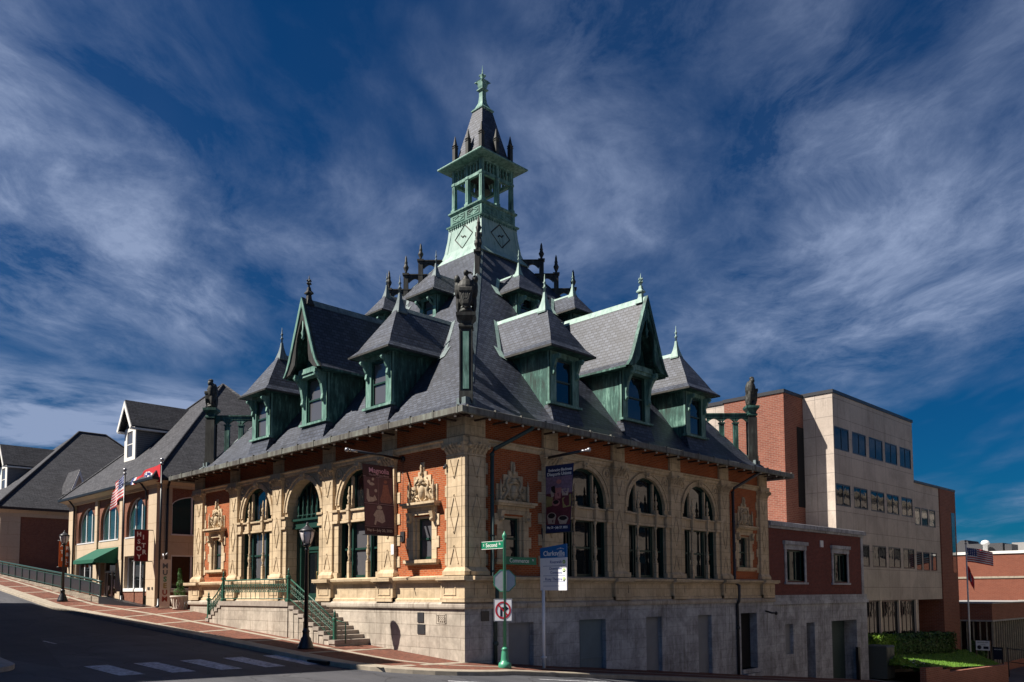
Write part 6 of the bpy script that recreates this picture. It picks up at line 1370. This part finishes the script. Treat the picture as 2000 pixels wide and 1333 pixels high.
flagpole('flagpole', 'dark flagpole by the green awning with a limp striped flag', (-30.2, -.97, G(-30.2, -.97)), 10.05)
flagpole('flagpole', 'pale flagpole at the far right beyond the lawn', (-1.7, 62, -5), 6.9, 'alu_white', .09)
def flag(nm, label, org, dirv, w, h, droop, fold, us, shrink=.0, ph=0.):
    nx, ny = 26, 26; d = Vector(dirv).normalized(); s_ = d.cross(Vector((0, 0, 1))); org = Vector(org); mb = MB(); vs = []
    for j in range(ny+1):
        for i in range(nx+1):
            u, v = i/nx, j/ny
            vs.append(org+d*(w*u)+Vector((0, 0, -h*v*(1-shrink*u)-droop*u**1.3))+s_*(fold*math.sin(u*9+v*1.5+ph)*u**.6))
    mb.add(vs, [])
    for j in range(ny):
        for i in range(nx):
            u, v = (i+.5)/nx, (j+.5)/ny
            if us:
                c = 0 if int(v*13) % 2 == 0 else 1
                if u < .4 and v < 7/13: c = 1 if (i % 2 == 1 and j % 3 == 1) else 2
            else:
                r_ = math.hypot((u-.46)*1.55, v-.5); a = math.atan2(v-.5, (u-.46)*1.55)
                c = 0
                if r_ < .29: c = 1
                if r_ < .25: c = 2
                for k in range(3):
                    if math.hypot((u-.46)*1.55-.12*math.cos(k*2.1+.5), v-.5-.12*math.sin(k*2.1+.5)) < .065: c = 1
                if u > .96: c = 2
                elif u > .94: c = 1
            mb.f.append([j*(nx+1)+i, j*(nx+1)+i+1, (j+1)*(nx+1)+i+1, (j+1)*(nx+1)+i]); mb.mi.append(c); mb.sm.append(True)
    return tag(mb.build(nm, ['flag_red', 'flag_white', 'flag_blue'], recalc=False), label, 'flag')
flag('state_flag', 'red state flag with blue star circle blowing left at the museum corner', (-25.76, -.6, 9.95), (-1, -.1, 0), 3.2, 1.05, .55, .17, False, .6, .5)
flag('striped_flag', 'red white and blue striped flag hanging limp by the museum windows', (-30.28, -1.0, 9.75), (-1, -.25, 0), 1.15, 1.35, .95, .14, True, .1)
flag('striped_flag', 'red white and blue striped flag flying at the far right pole', (-1.6, 61.9, 6.3), (1, -.1, 0), 2.1, 1.3, .5, .12, True, .05, 1.)
flag('state_flag', 'red flag drooping below the striped flag on the far right pole', (-1.6, 61.9, 4.7), (1, -.2, 0), .5, 1.3, 1.2, .08, False, .1, 2.)
# planter with topiary, chair
px_, py_ = -23.5, -.25; zg = G(px_, py_); c = Vector((px_, py_, zg))
mb = MB(); mb.lathe([(.36, 0), (.38, .06), (.36, .1), (.46, .62), (.52, .66), (.53, .74), (.48, .76), (.46, .66), (.2, .64)], c, 20)
for k in range(16): a = k*math.pi/8; q = Vector((math.cos(a), math.sin(a), 0)); mb.tube([c+q*.37+Vector((0, 0, .1)), c+q*.46+Vector((0, 0, .6))], .02, 4)
tag(mb.build('planter', 'planter_stone'), 'large round fluted stone planter beside the museum sign', 'planter')
rg = random.Random(5); mb = MB(); tops = [(.34, .95, 0), (.22, 1.35, .03), (.12, 1.75, -.05), (.10, 2.0, -.1)]
def fn():
    r_, z, ox = rg.choice(tops); d = Vector((rg.gauss(0, 1), rg.gauss(0, 1), rg.gauss(0, 1))).normalized(); return c+Vector((ox, 0, z))+Vector((d.x*r_, d.y*r_, d.z*(.3 if r_ > .15 else .28)))*rg.uniform(.75, 1.05), d
leaves(mb, fn, 2600, .035, rg); mb.c = 1; mb.tube([c+Vector((0, 0, .6)), c+Vector((0, 0, 1.9))], .04, 6)
tag(mb.build('topiary', ['leaf_topiary', 'rust_dirt'], recalc=False), 'clipped spiral green topiary growing in the stone planter', 'plant')
ch = thing('metal_chair', 'small dark metal chair beside the stone planter and the building corner', 'chair', (-22.6, -.1, G(-22.6, -.1)))
cz = G(-22.6, -.1); mb = MB(); mb.box(FW, -22.8, -22.4, -.3, .1, cz+.43, cz+.46); mb.build('seat', 'steel_dark', ch)
mb = MB(); mb.tube([(-22.8, .1, cz+.45), (-22.8, .15, cz+.9), (-22.4, .15, cz+.9), (-22.4, .1, cz+.45)], .018, 5); mb.tube([(-22.8, .13, cz+.7), (-22.4, .13, cz+.7)], .015, 4); mb.build('backrest', 'steel_dark', ch)
for x in (-22.78, -22.42):
    for y in (-.28, .08): mb = MB(); mb.tube([(x, y, cz), (x, y, cz+.44)], .015, 4); mb.build('leg', 'steel_dark', ch)
